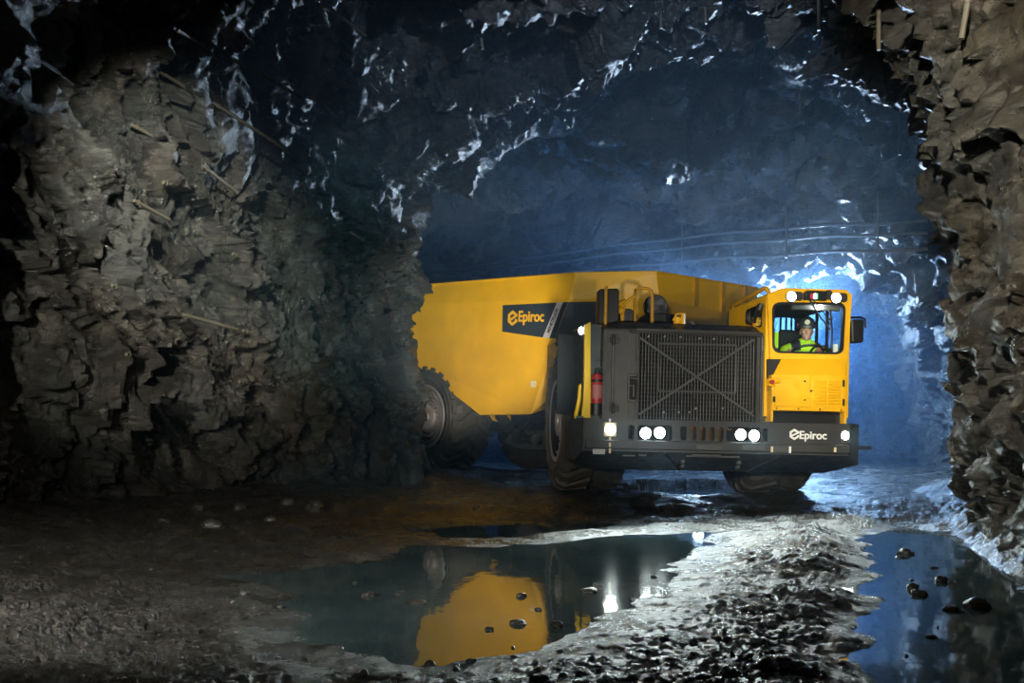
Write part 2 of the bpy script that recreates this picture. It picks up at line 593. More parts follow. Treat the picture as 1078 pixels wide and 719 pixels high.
# ---------------------------------------------------------------- lamps
def lamp(px, py, v, r, square=False, mt='lamp', parent=None, housing=True, aim=(0, -1, 0)):
    p = FV(px, py, v)
    A = Vector(aim).normalized()
    h = MB()
    if square:
        h.slab(xz3(rrect(p.x - .068, p.x + .068, p.z - .078, p.z + .078, .02), v - .03), (0, .07, 0))
        ho = obj('headlight', h, M['tan'], truck, bevel=.006)
    else:
        h.lathe([(0, -.07), (r * .8, -.065), (r * 1.12, -.02), (r * 1.14, .012), (r * 1.0, .014), (r * .97, .0)], p, A, 24)
        ho = obj('headlight', h, M['black'], truck)
    l = MB()
    off = -.032 if square else 0.0
    l.lathe([(r, .0), (r * .8, .008), (r * .4, .013), (0, .015)], (p.x, p.y + off, p.z), A, 24)
    obj('lens', l, M[mt], ho, label='round lit white lamp lens')
    return p
LP = []
LP.append(lamp(642, 452, -.005, .058, square=True))
for x, y in ((679.5, 456), (694.3, 455.6), (779.6, 457.6), (793.6, 458.6)):
    LP.append(lamp(x, y, .005, .062))
LP.append(lamp(889.5, 458.5, -.01, .050))
HP = lamp(613.5, 348.3, .55, .052)
b = MB().tube([(HP.x + .07, .62, HP.z - .02), (HP.x, .60, HP.z - .07), (HP.x, .58, HP.z - .04)], .012)
obj('lamp_bracket', b, M['dark'], truck)
b = MB(); a = FV(886.5, 452, 0); c = FV(894, 466, 0)
b.ring(xz3(rrect(a.x, c.x, c.z, a.z, .01), -.02), xz3(rrect(a.x + .015, c.x - .015, c.z + .015, a.z - .015, .01), -.02), (0, .03, 0))
obj('lamp_guard', b, M['chrome'], bumper)

# ---------------------------------------------------------------- hood and grille
HV = 0.22
zc = lambda px, py, v=HV: FV(px, py, v).z
uL, uR = FV(634.5, 400, HV).x, FV(811, 400, HV).x
zH = zc(720, 349.5)
g0, g1 = FV(670.5, 441.5, HV), FV(796.5, 352.5, HV)
b = MB()
b.holed([(uL, .86), (uR, .86), (uR, zH), (uL, zH)], [[(g0.x, g0.z), (g1.x, g0.z), (g1.x, g1.z), (g0.x, g1.z)]], HV, [.16])
b.add([(uL, HV, .86), (uR, HV, .86), (uR, HV, zH), (uL, HV, zH), (uL, .5, zH + .125), (uR, .5, zH + .125),
       (uL, 3.5, zH + .125), (uR, 3.5, zH + .125), (uL, 3.5, .86), (uR, 3.5, .86)],
      [(3, 2, 5, 4), (4, 5, 7, 6), (6, 7, 9, 8), (0, 8, 9, 1), (0, 3, 4, 6, 8), (1, 9, 7, 5, 2)])
hood = front('hood', b, [M['grey'], M['recess_shade']], smooth=30, label='dark grey engine hood')
# top lip, with the dark gap under it
b = MB(); a = FV(662, 351, HV); c = FV(803, 349.3, HV)
b.box(a.x, c.x, HV - .035, HV + .02, zH - .03, zH - .005)
b.box(uL - .0, uR, HV - .012, HV + .03, zH - .002, zH + .018)
obj('hood_lip', b, M['dark'], hood, bevel=.006)
b = MB()
for px in (664, 705, 745, 785):
    a = FV(px - 6, 346, HV + .1); c = FV(px + 6, 346, HV + .1)
    b.obox(((a.x + c.x) / 2, HV + .12, zH + .056), c.x - a.x, .03, .008, (R(24), 0, 0))
pieces('hood_louver', b, M['recess_shade'], hood)

grille = obj('grille', (lambda q: [q.tube([(g0.x + (g1.x - g0.x) * (k + .5) / 38, HV + .03, g0.z), (g0.x + (g1.x - g0.x) * (k + .5) / 38, HV + .03, g1.z)], .0052, 5) for k in range(38)] and q)(MB()), M['grey_light'], truck, label='grey steel bar grille with crossed braces')
b = MB()
for k in range(21):
    z = g0.z + (g1.z - g0.z) * (k + .5) / 21
    b.tube([(g0.x, HV + .04, z), (g1.x, HV + .04, z)], .004, 4)
obj('grille_wire', b, M['dark'], grille)
b = MB().box(g0.x - .01, g1.x + .01, HV + .13, HV + .15, g0.z, g1.z)
for k in range(60):
    z = g0.z + (g1.z - g0.z) * (k + .5) / 60
    b.box(g0.x, g1.x, HV + .12, HV + .13, z - .002, z + .002)
obj('radiator_core', b, M['recess_shade'], grille)
b = MB()
a, c = FV(673, 355.5, HV), FV(793.5, 438.5, HV)
d, e = FV(794, 357, HV), FV(672, 436.5, HV)
for s, t in ((a, c), (d, e)):
    dd = (t - s); L = dd.length; ang = math.atan2(dd.z, dd.x)
    b.obox(((s.x + t.x) / 2, HV - .012, (s.z + t.z) / 2), L, .02, .024, (0, -ang, 0))
obj('cross_brace', b, M['grey_light'], grille, bevel=.003)
b = MB()
q = [FV(693.5, 361.5, HV + .01), FV(775, 363.5, HV + .01), FV(774.5, 413.5, HV + .01), FV(693, 411.5, HV + .01)]
for i in range(4):
    b.tube([q[i], q[(i + 1) % 4]], .011, 6)
obj('guard_frame', b, M['grey_light'], grille)
b = MB()
fo = rrect(g0.x - .03, FV(804.5, 0, HV).x, g0.z - .04, g1.z + .03, .012, 3)
fi = rrect(g0.x, g1.x, g0.z, g1.z, .012, 3)
b.ring(xz3(fo, HV - .02), xz3(fi, HV - .02), (0, .03, 0))
obj('grille_frame', b, M['grey'], grille, bevel=.005)
b = MB()
for px, py in ((682, 354.5), (699, 354.5), (716, 355), (736, 356.5), (751, 357), (765, 357.5), (698, 434), (714, 434), (725, 434), (732, 430), (760, 430), (791, 434)):
    p = FV(px, py, HV); b.cyl((p.x, HV - .035, p.z), (p.x, HV, p.z), .011, 8)
pieces('grille_bolt', b, M['chrome'], grille)
# door leaf seam, hinge rod, hinges, latch
b = MB()
a, c = FV(635.5, 442, HV), FV(664, 350, HV)
b.ring(xz3(rrect(a.x, c.x, a.z, c.z, .012, 3), HV - .012), xz3(rrect(a.x + .012, c.x - .012, a.z + .012, c.z - .012, .01, 3), HV - .012), (0, .02, 0))
obj('door_panel', b, M['grey_light'], hood, bevel=.003)
a, c = FV(645, 353, HV), FV(643.5, 438, HV)
obj('hinge_rod', MB().tube([(a.x, HV - .03, a.z), (c.x, HV - .03, c.z)], .011), M['grey_light'], hood)
b = MB()
for px, py in ((646.5, 358), (646, 430)):
    p = FV(px, py, HV); b.slab(xz3(rrect(p.x - .05, p.x + .055, p.z - .035, p.z + .035, .012, 3), HV - .03), (0, .04, 0)); b.cyl((p.x - .015, HV - .045, p.z - .06), (p.x - .015, HV - .045, p.z + .06), .017, 10)
pieces('hinge', b, M['dark'], hood, bevel=.003)
p = FV(666, 408.5, HV)
b = MB(); oo = rrect(p.x - .062, p.x + .058, p.z - .16, p.z + .16, .02, 4)
b.slab(xz3(oo, HV - .02), (0, .05, 0))
la = obj('latch', b, M['grey'], hood, bevel=.006)
b = MB()
b.slab(xz3(rrect(p.x - .04, p.x + .038, p.z - .13, p.z + .13, .015, 4), HV - .024), (0, .01, 0))
obj('latch_recess', b, M['recess_shade'], la)
b = MB()
b.tube([(p.x - .05, HV - .05, p.z + .02), (p.x + .0, HV - .055, p.z + .03), (p.x + .0, HV - .05, p.z - .10)], .012)
b.tube([(p.x - .035, HV - .04, p.z + .11), (p.x + .05, HV - .04, p.z + .10)], .009)
pieces('latch_lever', b, M['grey_light'], la)
# right hand frame post of the hood, with hinge
b = MB()
a = FV(807, 446, HV)
b.box(uR - .13, uR - .06, HV - .035, HV + .02, .87, zH - .01)
obj('door_post', b, M['grey'], hood, bevel=.006)
b = MB()
for y0, y1 in ((356, 369), (424, 437)):
    c, d = FV(801, y0, HV), FV(801, y1, HV)
    b.tube([(c.x, HV - .045, c.z), (d.x, HV - .045, d.z)], .013)
pieces('post_hinge', b, M['grey_light'], hood)
# small fittings on the hood top
b = MB(); p = FV(713.5, 336, .6)
b.cyl((p.x, .6, zH + .10), (p.x, .6, p.z + .02), .05, 12); b.cyl((p.x + .05, .55, zH + .12), (p.x + .05, .55, p.z + .06), .022, 8); b.tube([(p.x - .06, .58, p.z - .02), (p.x - .03, .55, p.z + .05), (p.x + .04, .55, p.z + .06)], .012)
obj('filler_cap', b, M['yellow'], hood)
b = MB(); p = FV(729, 340, .6); b.cyl((p.x, .6, zH + .10), (p.x, .6, p.z), .02, 8); b.cyl((p.x, .6, p.z), (p.x, .6, p.z + .012), .045, 12)
obj('vent_cap', b, M['grey_light'], hood)
b = MB(); p = FV(797, 337, .5); b.cyl((p.x, .5, zH + .1), (p.x, .5, p.z + .03), .05, 12); b.tube([(p.x - .07, .45, p.z - .04), (p.x + .01, .44, p.z + .01), (p.x + .06, .46, p.z + .05)], .016)
obj('fluid_cap', b, M['yellow'], hood)
# hand rails
def rail(pts, v, r=.022):
    return [FV(x, y, v) for x, y in pts], r
b = MB(); b.tube(*rail([(668.5, 341), (668.5, 310), (669.5, 305), (673, 303), (681.5, 304), (685.5, 306), (686.5, 311), (686.5, 341)], 1.1))
obj('handrail', b, M['yellow_dull'], hood)
b = MB(); b.tube(*rail([(657, 322), (661, 316), (668, 312), (671, 312)], 1.1, .02))
b.tube(*rail([(655, 344), (655, 318), (658, 316)], 1.0, .025)); p = FV(654, 327, 1.0); b.sphere(p, .05, 10, 8); p = FV(653.5, 320, 1.0); b.sphere(p, .035, 10, 8)
obj('valve_handle', b, M['yellow'], hood)
# rounded dark boxes behind the rails
b = MB(); b.cyl(FV(660, 337, 1.2), FV(660, 337, 1.9), .14, 20); b.cyl(FV(690, 323, 2.0), FV(690, 323, 2.5), .16, 20)
p = FV(690, 330, 1.7); b.box(p.x - .1, p.x + .25, 1.7, 2.2, zH + .1, p.z)
obj('air_cleaner', b, M['dark'], hood, bevel=.01)

# ---------------------------------------------------------------- near mirror on its post
b = MB(); v = .45
b.slab(xz3(round_poly(uz([(630.5, 304), (652, 303.5), (651.5, 337), (647, 340), (630, 341)], v), .035), v), (0, .16, 0))
mir = front('mirror', b, M['black'], bevel=.02, label='black rounded mirror housing on hood corner')
b = MB(); a, c = FV(638.2, 301.5, v - .03), FV(637.2, 344, v - .03)
b.tube([(a.x, v - .03, a.z), (c.x, v - .03, c.z)], .020)
b.slab([(c.x - .06, v - .08, c.z - .01), (c.x + .06, v - .08, c.z - .01), (c.x + .06, v + .2, c.z - .01), (c.x - .06, v + .2, c.z - .01)], (0, 0, .02))
obj('mirror_post', b, M['yellow_dull'], mir)

# ---------------------------------------------------------------- left service side: panel, rails, mudguard
v2 = .38
b = MB(); a, c = FV(612.5, 442, v2), FV(635.5, 341, v2)
b.box(a.x, uL + .02, v2, 3.3, .80, c.z)
sidebox = front('service_panel', b, M['grey'], bevel=.012)
b = MB(); a, c = FV(621, 441, v2), FV(635, 378, v2)
b.ring(xz3(rrect(a.x, c.x, a.z, c.z, .02, 3), v2 - .012), xz3(rrect(a.x + .01, c.x - .01, a.z + .01, c.z - .01, .015, 3), v2 - .012), (0, .02, 0))
obj('extinguisher_plate', b, M['grey_light'], sidebox)
v3 = .62
b = MB()
pl = [(615.5, 342), (622, 338.5), (622, 440), (612, 440), (614, 425), (615, 400)]
b.slab(xz3(uz(pl, v3 - .28), v3 - .28), (0, .05, 0))
front('rail_post', b, M['yellow'], bevel=.006, label='yellow upright grab post at hood corner')
b = MB()
pp = [(616.5, 345), (616.5, 400), (610.5, 407), (610, 420), (606.5, 436), (606.5, 452)]
b.tube(*rail(pp, .5, .024))
front('grab_rail', b, M['yellow'])
b = MB()
b.slab(xz3(uz([(607, 438), (614, 438), (614, 462), (608, 462)], .3), .3), (0, .05, 0))
front('step_bracket', b, M['grey_light'], bevel=.006)
def mudguard(sgn):
    b = MB()
    xs = (FV(586.5, 400, .98).x, -1.0) if sgn < 0 else (1.0, 1.62)
    top = 1.93 if sgn < 0 else 1.05
    b.box(xs[0], xs[1], .98, 1.02, .95, top)
    if sgn < 0:
        b.slab([(xs[0], .98, 1.89), (xs[1], .98, 1.89), (xs[1], 2.9, 1.89), (xs[0] + .25, 2.9, 1.89)], (0, 0, .04))
    mg = front('mudguard', b, M['matt_black'], bevel=.008)
    if sgn < 0:
        b = MB()
        for k in range(8):
            b.cyl((xs[0] + .30, .965, 1.05 + .11 * k), (xs[0] + .30, .98, 1.05 + .11 * k), .010, 8)
        pieces('rivet', b, M['chrome'], mg)
mudguard(-1); mudguard(1)

# ---------------------------------------------------------------- operator's cab
VC = 0.10
outl = uz([(823, 303.2), (890.5, 305), (897, 310.5), (892.5, 380), (811, 380), (808, 310)], VC)
win = round_poly(uz([(812.6, 318.3), (890, 318.3), (887.6, 373.3), (813, 371.6)], VC), .10, 6)
A, B = star_match(outl, win)
cab = front('cab', MB().ring(xz3(A, VC), xz3(B, VC), (0, .05, 0)), M['yellow'], label='yellow operator cab with wide windshield', smooth=30)
gask_i = round_poly(uz([(815, 320.6), (887.5, 320.6), (885.3, 371), (815.3, 369.4)], VC), .085, 6)
A, B = star_match(win, gask_i)
obj('window_gasket', MB().ring(xz3(A, VC - .012), xz3(B, VC - .012), (0, .045, 0)), M['black'], cab)
obj('windshield', MB().slab(xz3(gask_i, VC + .012), (0, .008, 0)), M['glass'], cab, label='clear windshield glass')
cz0, cz1 = min(p[1] for p in outl), max(p[1] for p in outl)
uA, uB = outl[5][0], outl[2][0]
BK = VC + 1.35
# roof with sloped shoulders
b = MB()
rl = [outl[5], outl[0], outl[1], outl[2]]
b.slab(xz3(rl + [(p[0], p[1] - .04) for p in reversed(rl)], VC + .05), (0, BK - VC - .05, 0))
obj('cab_roof', b, M['yellow'], cab, bevel=.01)
# floor and lower shell
zfl = FV(850, 441, VC).z
b = MB().box(uA + .02, uB - .04, VC + .05, BK, zfl, zfl + .04)
obj('cab_floor', b, M['dark'], cab)
def side_wall(u, off, pw, name):
    lo_, hi_ = zfl + .02, outl[5][1] - .03
    outer = [(VC + .04, lo_), (BK, lo_), (BK, hi_), (VC + .04, hi_)]
    A, B = star_match(outer, pw)
    return obj(name, MB().ring([(u, p[0], p[1]) for p in A], [(u, p[0], p[1]) for p in B], (off, 0, 0)), M['yellow'], cab)
pl = [FU(784.5, 341, uA), FU(785.5, 326.5, uA), FU(802.5, 319, uA), FU(802, 345, uA)]
pwL = round_poly([(p.y, p.z) for p in pl], .06, 4)
side_wall(uA, .05, pwL, 'side_wall')
i = MB(); c = Vector((sum(p[0] for p in pwL) / len(pwL), sum(p[1] for p in pwL) / len(pwL)))
sh = [tuple(c + (Vector(p) - c) * .9) for p in pwL]
A, B = star_match(pwL, sh)
obj('side_gasket', MB().ring([(uA - .006, p[0], p[1]) for p in A], [(uA - .006, p[0], p[1]) for p in B], (.04, 0, 0)), M['black'], cab)
obj('side_window', MB().slab([(uA + .015, p[0], p[1]) for p in sh], (.008, 0, 0)), M['glass'], cab, label='clear side window glass')
zwin0, zwin1 = FV(850, 372, .9).z, FV(850, 318, .9).z
pwR = round_poly([(VC + .14, zwin0 - .05), (BK - .14, zwin0 - .05), (BK - .14, zwin1 + .02), (VC + .14, zwin1 + .02)], .08, 4)
side_wall(uB - .05, .05, pwR, 'side_wall')
obj('side_window', MB().slab([(uB - .03, p[0], p[1]) for p in pwR], (.008, 0, 0)), M['glass'], cab, label='clear side window glass')
# rear wall: pale window at the picture's left, narrow one at the right, dark post between
wl = uz([(815, 334), (838, 333.5), (838, 353), (815, 353)], BK)
wr = uz([(866, 330), (881.5, 329), (881.5, 371), (866, 371)], BK)
xm = uz([(851, 350)], BK)[0][0]
zlo, zhi = zfl + .02, outl[5][1] - .02
b = MB()
A, B = star_match([(uA, zlo), (uB - .02, zlo), (uB - .02, zhi), (uA, zhi)], round_poly(wl, .05))
b.ring(xz3(A, BK), xz3(B, BK), (0, .05, 0))
rw = obj('rear_wall', b, M['cab_trim'], cab)
for w in (wl,):
    obj('rear_window', MB().slab(xz3(round_poly(w, .05), BK + .02), (0, .006, 0)), M['glass'], cab, label='clear rear window glass')
b = MB()
for k in range(1, 4):
    x = wl[0][0] + (wl[1][0] - wl[0][0]) * k / 4 + .01
    b.box(x - .010, x + .010, BK - .02, BK, wl[3][1], wl[0][1])
for y in (VC + .55, VC + .85):
    b.box(uB - .06, uB - .035, y - .02, y + .02, zwin0 - .05, zwin1 + .02)
pieces('window_bar', b, M['black'], cab)
# inside: head lining, sun blind, seat, wheel, levers
b = MB().box(uA + .06, uB - .06, VC + .1, BK - .02, outl[5][1] - .08, outl[5][1] - .05)
obj('head_lining', b, M['cab_trim'], cab)
a, c = FV(833, 326, .3), FV(884, 321.5, .3)
obj('sun_blind', MB().box(a.x, c.x, .28, .34, a.z, c.z), M['grey_light'], cab, bevel=.012)
U0 = FV(848.5, 347, .78).x
zS = FV(848, 373, .78).z - .38            # seat height inside the cab
b = MB()
b.box(U0 - .25, U0 + .25, .62, 1.12, zS - .10, zS)
b.slab([(U0 - .24, 1.02, zS - .02), (U0 + .24, 1.02, zS - .02), (U0 + .20, 1.10, FV(840, 347, 1.1).z), (U0 - .20, 1.10, FV(840, 347, 1.1).z)], (0, .10, 0))
b.box(U0 - .15, U0 + .15, .7, 1.05, zfl + .04, zS - .10)
obj('seat', b, M['seat'], cab, bevel=.04)
sw = FV(848.5, 373, .42)
q = Euler((R(-28), 0, 0)).to_matrix()
circ = [Vector(sw) + q @ Vector((math.cos(t) * .195, math.sin(t) * .195, 0)) for t in (2 * math.pi * k / 28 for k in range(28))]
b = MB().tube(circ, .016, 8, closed=True)
for k in (3, 14, 22):
    b.tube([circ[k], sw + q @ Vector((0, 0, -.03))], .014, 6)
b.cyl(sw + q @ Vector((0, 0, -.05)), sw + q @ Vector((0, 0, .0)), .05, 14)
b.tube([sw + q @ Vector((0, 0, -.03)), (sw.x, .22, zfl + .3)], .03, 10)
obj('steering_wheel', b, M['black'], cab)
b = MB()
p = FV(867, 369, .5); b.cyl((p.x, .5, p.z - .3), (p.x, .5, p.z + .02), .018, 8); b.sphere((p.x, .5, p.z + .03), .035, 10, 8)
p = FV(872, 367, .6); b.box(p.x - .02, p.x + .12, .5, .75, zfl + .04, p.z)
obj('control_lever', b, M['black'], cab)
b = MB(); p = FV(879.5, 367, .3); b.box(p.x - .02, p.x + .02, .28, .32, p.z - .05, p.z + .05)
obj('cab_sticker', b, M['white'], cab)
b = MB(); p = FV(814.8, 358, .3); b.box(p.x, p.x + .04, .27, .31, p.z - .09, p.z + .09)
obj('cab_lever', b, M['hivis'], cab)
# wiper
b = MB()
b.tube([FV(852, 315, .07), FV(863, 333, .065), FV(874, 347, .065)], .010, 6)
b.tube([FV(855.5, 315, .06), FV(868, 330, .06), FV(876, 345.5, .06)], .006, 6)
b.tube([FV(874, 326, .075), FV(876, 347, .075), FV(875.5, 368, .08)], .011, 6)
b.sphere(FV(874.5, 335.5, .07), .025, 8, 6)
obj('wiper', b, M['black'], cab)
# roof lamps and signal unit
for x, y, s in ((833, 312.2, 1), (880, 313.6, 1)):
    lamp(x, y, VC - .035, .056)
    p = FV(x + 6, y - .2, VC - .005)
    obj('lamp_bracket', MB().slab(xz3(rrect(p.x - .05, p.x + .06, p.z - .05, p.z + .05, .03), VC - .025), (0, .03, 0)), M['dark'], cab)
a, c = FV(846.5, 316.2, VC), FV(869, 307.2, VC)
obj('signal_box', MB().slab(xz3(rrect(a.x, c.x, a.z, c.z, .015, 3), VC - .05), (0, .055, 0)), M['black'], cab, bevel=.006)
p = FV(854.3, 311.8, VC - .05); obj('signal_light', MB().box(p.x - .013, p.x + .013, VC - .058, VC - .045, p.z - .03, p.z + .03), M['sig_red'], cab, label='red signal light')
p = FV(857.8, 311.9, VC - .05); obj('signal_light', MB().slab(xz3(rrect(p.x - .018, p.x + .018, p.z - .032, p.z + .032, .012), VC - .062), (0, .015, 0)), M['sig_white'], cab, label='white signal light')
p = FV(860.3, 312.0, VC - .05); obj('signal_light', MB().box(p.x - .006, p.x + .006, VC - .058, VC - .045, p.z - .032, p.z + .032), M['sig_green'], cab, label='green signal light')
b = MB(); p = FV(870, 310.5, VC); b.slab(xz3(rrect(p.x - .02, p.x + .05, p.z - .05, p.z + .05, .02), VC - .03), (0, .035, 0)); b.tube([FV(846, 308, VC - .03), FV(846, 316.5, VC - .03)], .008)
pieces('wiper_motor', b, M['dark'], cab)
# roof rail along the near side
b = MB(); b.tube([FV(772.5, 326, 1.3), FV(772.5, 321.5, 1.3), FV(790, 312, .7), FV(803.5, 304, .24), FV(807, 303.5, .2), FV(810, 309.5, .18)], .026, 8)
obj('roof_rail', b, M['yellow_dull'], cab)
# dark rear post and things beside the side window
b = MB(); a, c = FV(772.5, 342, 1.45), FV(784, 322, 1.45)
b.box(a.x, c.x, 1.45, 1.6, .9, c.z)
obj('rear_post', b, M['dark'], cab, bevel=.01)
b = MB(); b.tube([FV(799, 321, .12), FV(796, 330, .13), FV(794, 340, .14)], .022, 6); b.tube([FV(801.5, 320, .1), FV(799, 327, .1)], .03, 6); b.tube([FV(802, 326, .1), FV(797.5, 333, .1)], .012, 6)
obj('mirror_arm', b, M['black'], cab)
# lower front: sloped facet, two doors, black kick strip
vf = -.02
fc = [FV(814, 395, vf), FV(890.5, 395.5, vf), FV(891.5, 378.5, VC), FV(822.5, 377.5, VC)]
b = MB()
bk = [(p.x, .5, p.z) for p in fc]
b.loft(fc, bk)
obj('front_facet', b, M['yellow'], cab, bevel=.006)
b = MB(); q = [FV(808, 378, VC), FV(823, 378, VC), FV(814, 396, vf), FV(808, 400, VC)]
b.slab(q, (0, .25, 0)); obj('facet_shoulder', b, M['dark'], cab)
b = MB(); q = uz([(812.5, 394.5), (890.5, 395.3), (889.5, 433.5), (813, 432)], vf)
b.slab(xz3(q, vf), (0, .5, 0))
lower = obj('front_locker', b, M['yellow'], cab, bevel=.006)
def door(px, name):
    q = uz(px, vf - .015)
    return obj(name, MB().slab(xz3(q, vf - .015), (0, .02, 0)), M['yellow'], cab, bevel=.004)
dl = door([(815.5, 397.3), (851.5, 397.8), (851.3, 428.5), (815.5, 427.5)], 'locker_door')
b = MB()
q = uz([(853, 397.8), (887.5, 398.2), (887, 429.2), (853, 428.8)], vf - .015)
b.slab(xz3(q, vf - .015), (0, .02, 0))
for cx0, cx1 in ((857, 870), (872, 885)):
    for k in range(9):
        y = 401.5 + k * 2.9
        a, c = FV(cx0, y, vf - .02), FV(cx1, y, vf - .02)
        b.obox(((a.x + c.x) / 2, vf - .018, a.z), c.x - a.x, .014, .014, (R(30), 0, 0))
dr = obj('vent_door', b, M['yellow'], cab, bevel=.002, label='yellow locker door with pressed louvers')
b = MB()
for px, py, r in ((847.3, 401.3, .010), (847.2, 421, .010), (854, 411.5, .013), (817.5, 430, .007), (840.5, 430.3, .007), (863, 430.8, .007), (885.5, 431.5, .007)):
    p = FV(px, py, vf - .02); b.cyl((p.x, vf - .03, p.z), (p.x, vf - .01, p.z), r, 10)
for px, y0, y1 in ((815.2, 417.5, 423), (888, 400, 407), (888, 420, 427)):
    a, c = FV(px - 1, y1, vf - .02), FV(px + 1, y0, vf - .02); b.box(a.x, c.x, vf - .028, vf, a.z, c.z)
pieces('door_latch', b, M['black'], cab)
b = MB(); q = uz([(815, 432), (889.3, 433.3), (890, 446.5), (813.5, 444)], VC + .02); b.slab(xz3(q, VC + .02), (0, .3, 0))
obj('kick_strip', b, M['black'], cab)
b = MB()
for q in ([(811.5, 395), (814, 395), (813.8, 444), (811.5, 444)], [(889, 396), (891.7, 396), (891, 446), (888.8, 446)]):
    b.slab(xz3(uz(q, vf + .03), vf + .03), (0, .3, 0))
pieces('locker_post', b, M['yellow'], cab)
b = MB(); q = uz([(806, 378), (812, 378), (812, 444), (806, 444)], .2); b.slab(xz3(q, .2), (0, 1.2, 0))
obj('inner_panel', b, M['yellow_dull'], cab)
# beacon like yellow switch box left of the doors
b = MB(); p = FV(811.5, 402.5, -.06)
b.obox((p.x, -.05, p.z), .07, .07, .085, (0, 0, R(15))); b.cyl((p.x + .04, -.04, p.z + .02), (p.x + .11, -.02, p.z + .02), .035, 12)
sb = obj('isolator_switch', b, M['yellow'], truck, bevel=.008)
obj('switch_knob', MB().cyl((p.x - .005, -.12, p.z), (p.x - .005, -.08, p.z), .025, 12), M['red'], sb)
b = MB().tube([(p.x - .03, -.08, p.z - .05), (p.x - .06, -.09, p.z - .09), (p.x - .02, -.08, p.z - .085)], .007, 6); obj('switch_chain', b, M['chrome'], sb)
# far mirror
b = MB(); v = .35
b.slab(xz3(round_poly(uz([(896.8, 336.5), (909.8, 336), (909.5, 360.5), (897, 361)], v), .03), v), (0, .10, 0))
fm = obj('mirror', b, M['black'], truck, bevel=.015, label='black mirror on bracket beside the cab')
b = MB().tube([FV(894.5, 334.5, .35), FV(906, 334.2, .38), FV(910.5, 336, .4), FV(910.8, 345, .42)], .014, 8)
obj('mirror_bracket', b, M['black'], fm)

# ---------------------------------------------------------------- chassis
b = MB()
b.box(-.5, .5, .7, 3.9, .42, .92); b.box(-1.2, 1.2, 1.75, 2.1, .72, 1.05)
b.cyl((-1.45, 1.95, .9), (1.45, 1.95, .9), .16, 20)
front('front_frame', b, M['dark'], bevel=.02)
b = MB(); b.cyl((0, 4.2, .5), (0, 4.2, 1.5), .16, 20); b.box(-.3, .3, 3.7, 4.2, .55, .68); b.box(-.3, .3, 3.7, 4.2, 1.25, 1.38)
front('articulation_hinge', b, M['dark'], bevel=.01)

# ---------------------------------------------------------------- wheels
def wheel(c, sgn, rearunit):
    c = Vector(c)
    RO = .89
    t = MB()
    prof = [(.50, -.33), (.55, -.385), (.62, -.405), (.70, -.41), (.78, -.395), (.822, -.36), (.835, -.20), (.838, 0)]
    prof = prof + [(r, -h) for r, h in reversed(prof[:-1])]
    t.lathe(prof, c, (1, 0, 0), 64)
    n = 22
    for k in range(n):
        for side in (-1, 1):
            a0 = 2 * math.pi * (k + (.5 if side > 0 else 0)) / n
            da = 2 * math.pi / n
            def P(r, h, a):
                return (c.x + h * side, c.y + r * math.sin(a), c.z + r * math.cos(a))
            w = da * .30
            sk = da * .75
            st = [(.02, sk), (.16, sk * .55), (.30, 0.0), (.385, -.02)]
            for (h0, s0), (h1, s1) in zip(st, st[1:]):
                r0 = RO if h0 < .35 else RO - .03
                r1 = RO if h1 < .35 else RO - .035
                A = [P(.81, h0, a0 + s0 - w), P(r0, h0, a0 + s0 - w * .85), P(r0, h0, a0 + s0 + w * .85), P(.81, h0, a0 + s0 + w)]
                B = [P(.80, h1, a0 + s1 - w), P(r1, h1, a0 + s1 - w * .85), P(r1, h1, a0 + s1 + w * .85), P(.80, h1, a0 + s1 + w)]
                t.loft(A, B)
            A = [P(.80, .385, a0 - w), P(RO - .035, .385, a0 - w * .85), P(RO - .035, .385, a0 + w * .85), P(.80, .385, a0 + w)]
            B = [P(.75, .412, a0 - w * .8), P(.80, .418, a0 - w * .8), P(.80, .418, a0 + w * .8), P(.75, .412, a0 + w * .8)]
            t.loft(A, B)
    # raised rings moulded into the sidewall
    for r in (.64, .73):
        t.lathe([(r - .012, .404 * sgn), (r, .418 * sgn), (r + .012, .404 * sgn)], c, (1, 0, 0), 64)
    f = rear if rearunit else front
    ty = f('tyre', t, M['tyre'], smooth=32)
    s = sgn
    rm = MB()
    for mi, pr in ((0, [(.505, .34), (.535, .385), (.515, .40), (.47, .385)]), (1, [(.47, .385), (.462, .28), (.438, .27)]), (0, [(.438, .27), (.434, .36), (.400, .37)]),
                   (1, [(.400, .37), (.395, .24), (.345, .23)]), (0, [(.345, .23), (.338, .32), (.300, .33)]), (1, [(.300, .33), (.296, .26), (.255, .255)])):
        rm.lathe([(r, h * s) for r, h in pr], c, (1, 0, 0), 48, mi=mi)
    rm.lathe([(.50, -.33 * s), (.3, -.2 * s), (0, -.2 * s)], c, (1, 0, 0), 32)
    obj('rim', rm, [M['rim'], M['recess_shade']], ty, label='dusty silver steel rim', smooth=30)  # the dark rings paint shade into the grooves
    hb = MB()
    hb.lathe([(.27, .26 * s), (.262, .30 * s), (.215, .305 * s), (.205, .36 * s), (.16, .375 * s), (.15, .36 * s), (.09, .36 * s), (.08, .385 * s), (0, .39 * s)], c, (1, 0, 0), 36)
    obj('hub', hb, M['rim'], ty, smooth=30)
    bl = MB()
    for k in range(20):
        a = 2 * math.pi * k / 20
        y, z = c.y + .238 * math.sin(a), c.z + .238 * math.cos(a)
        bl.cyl((c.x + .29 * s, y, z), (c.x + .335 * s, y, z), .016, 6)
    pieces('wheel_nut', bl, M['chrome'], ty)
for sgn in (-1, 1):
    wheel(((-1.13 if sgn < 0 else 1.27), 1.95, .89), sgn, False)
    wheel((sgn * 1.16, 3.2, .93), sgn, True)

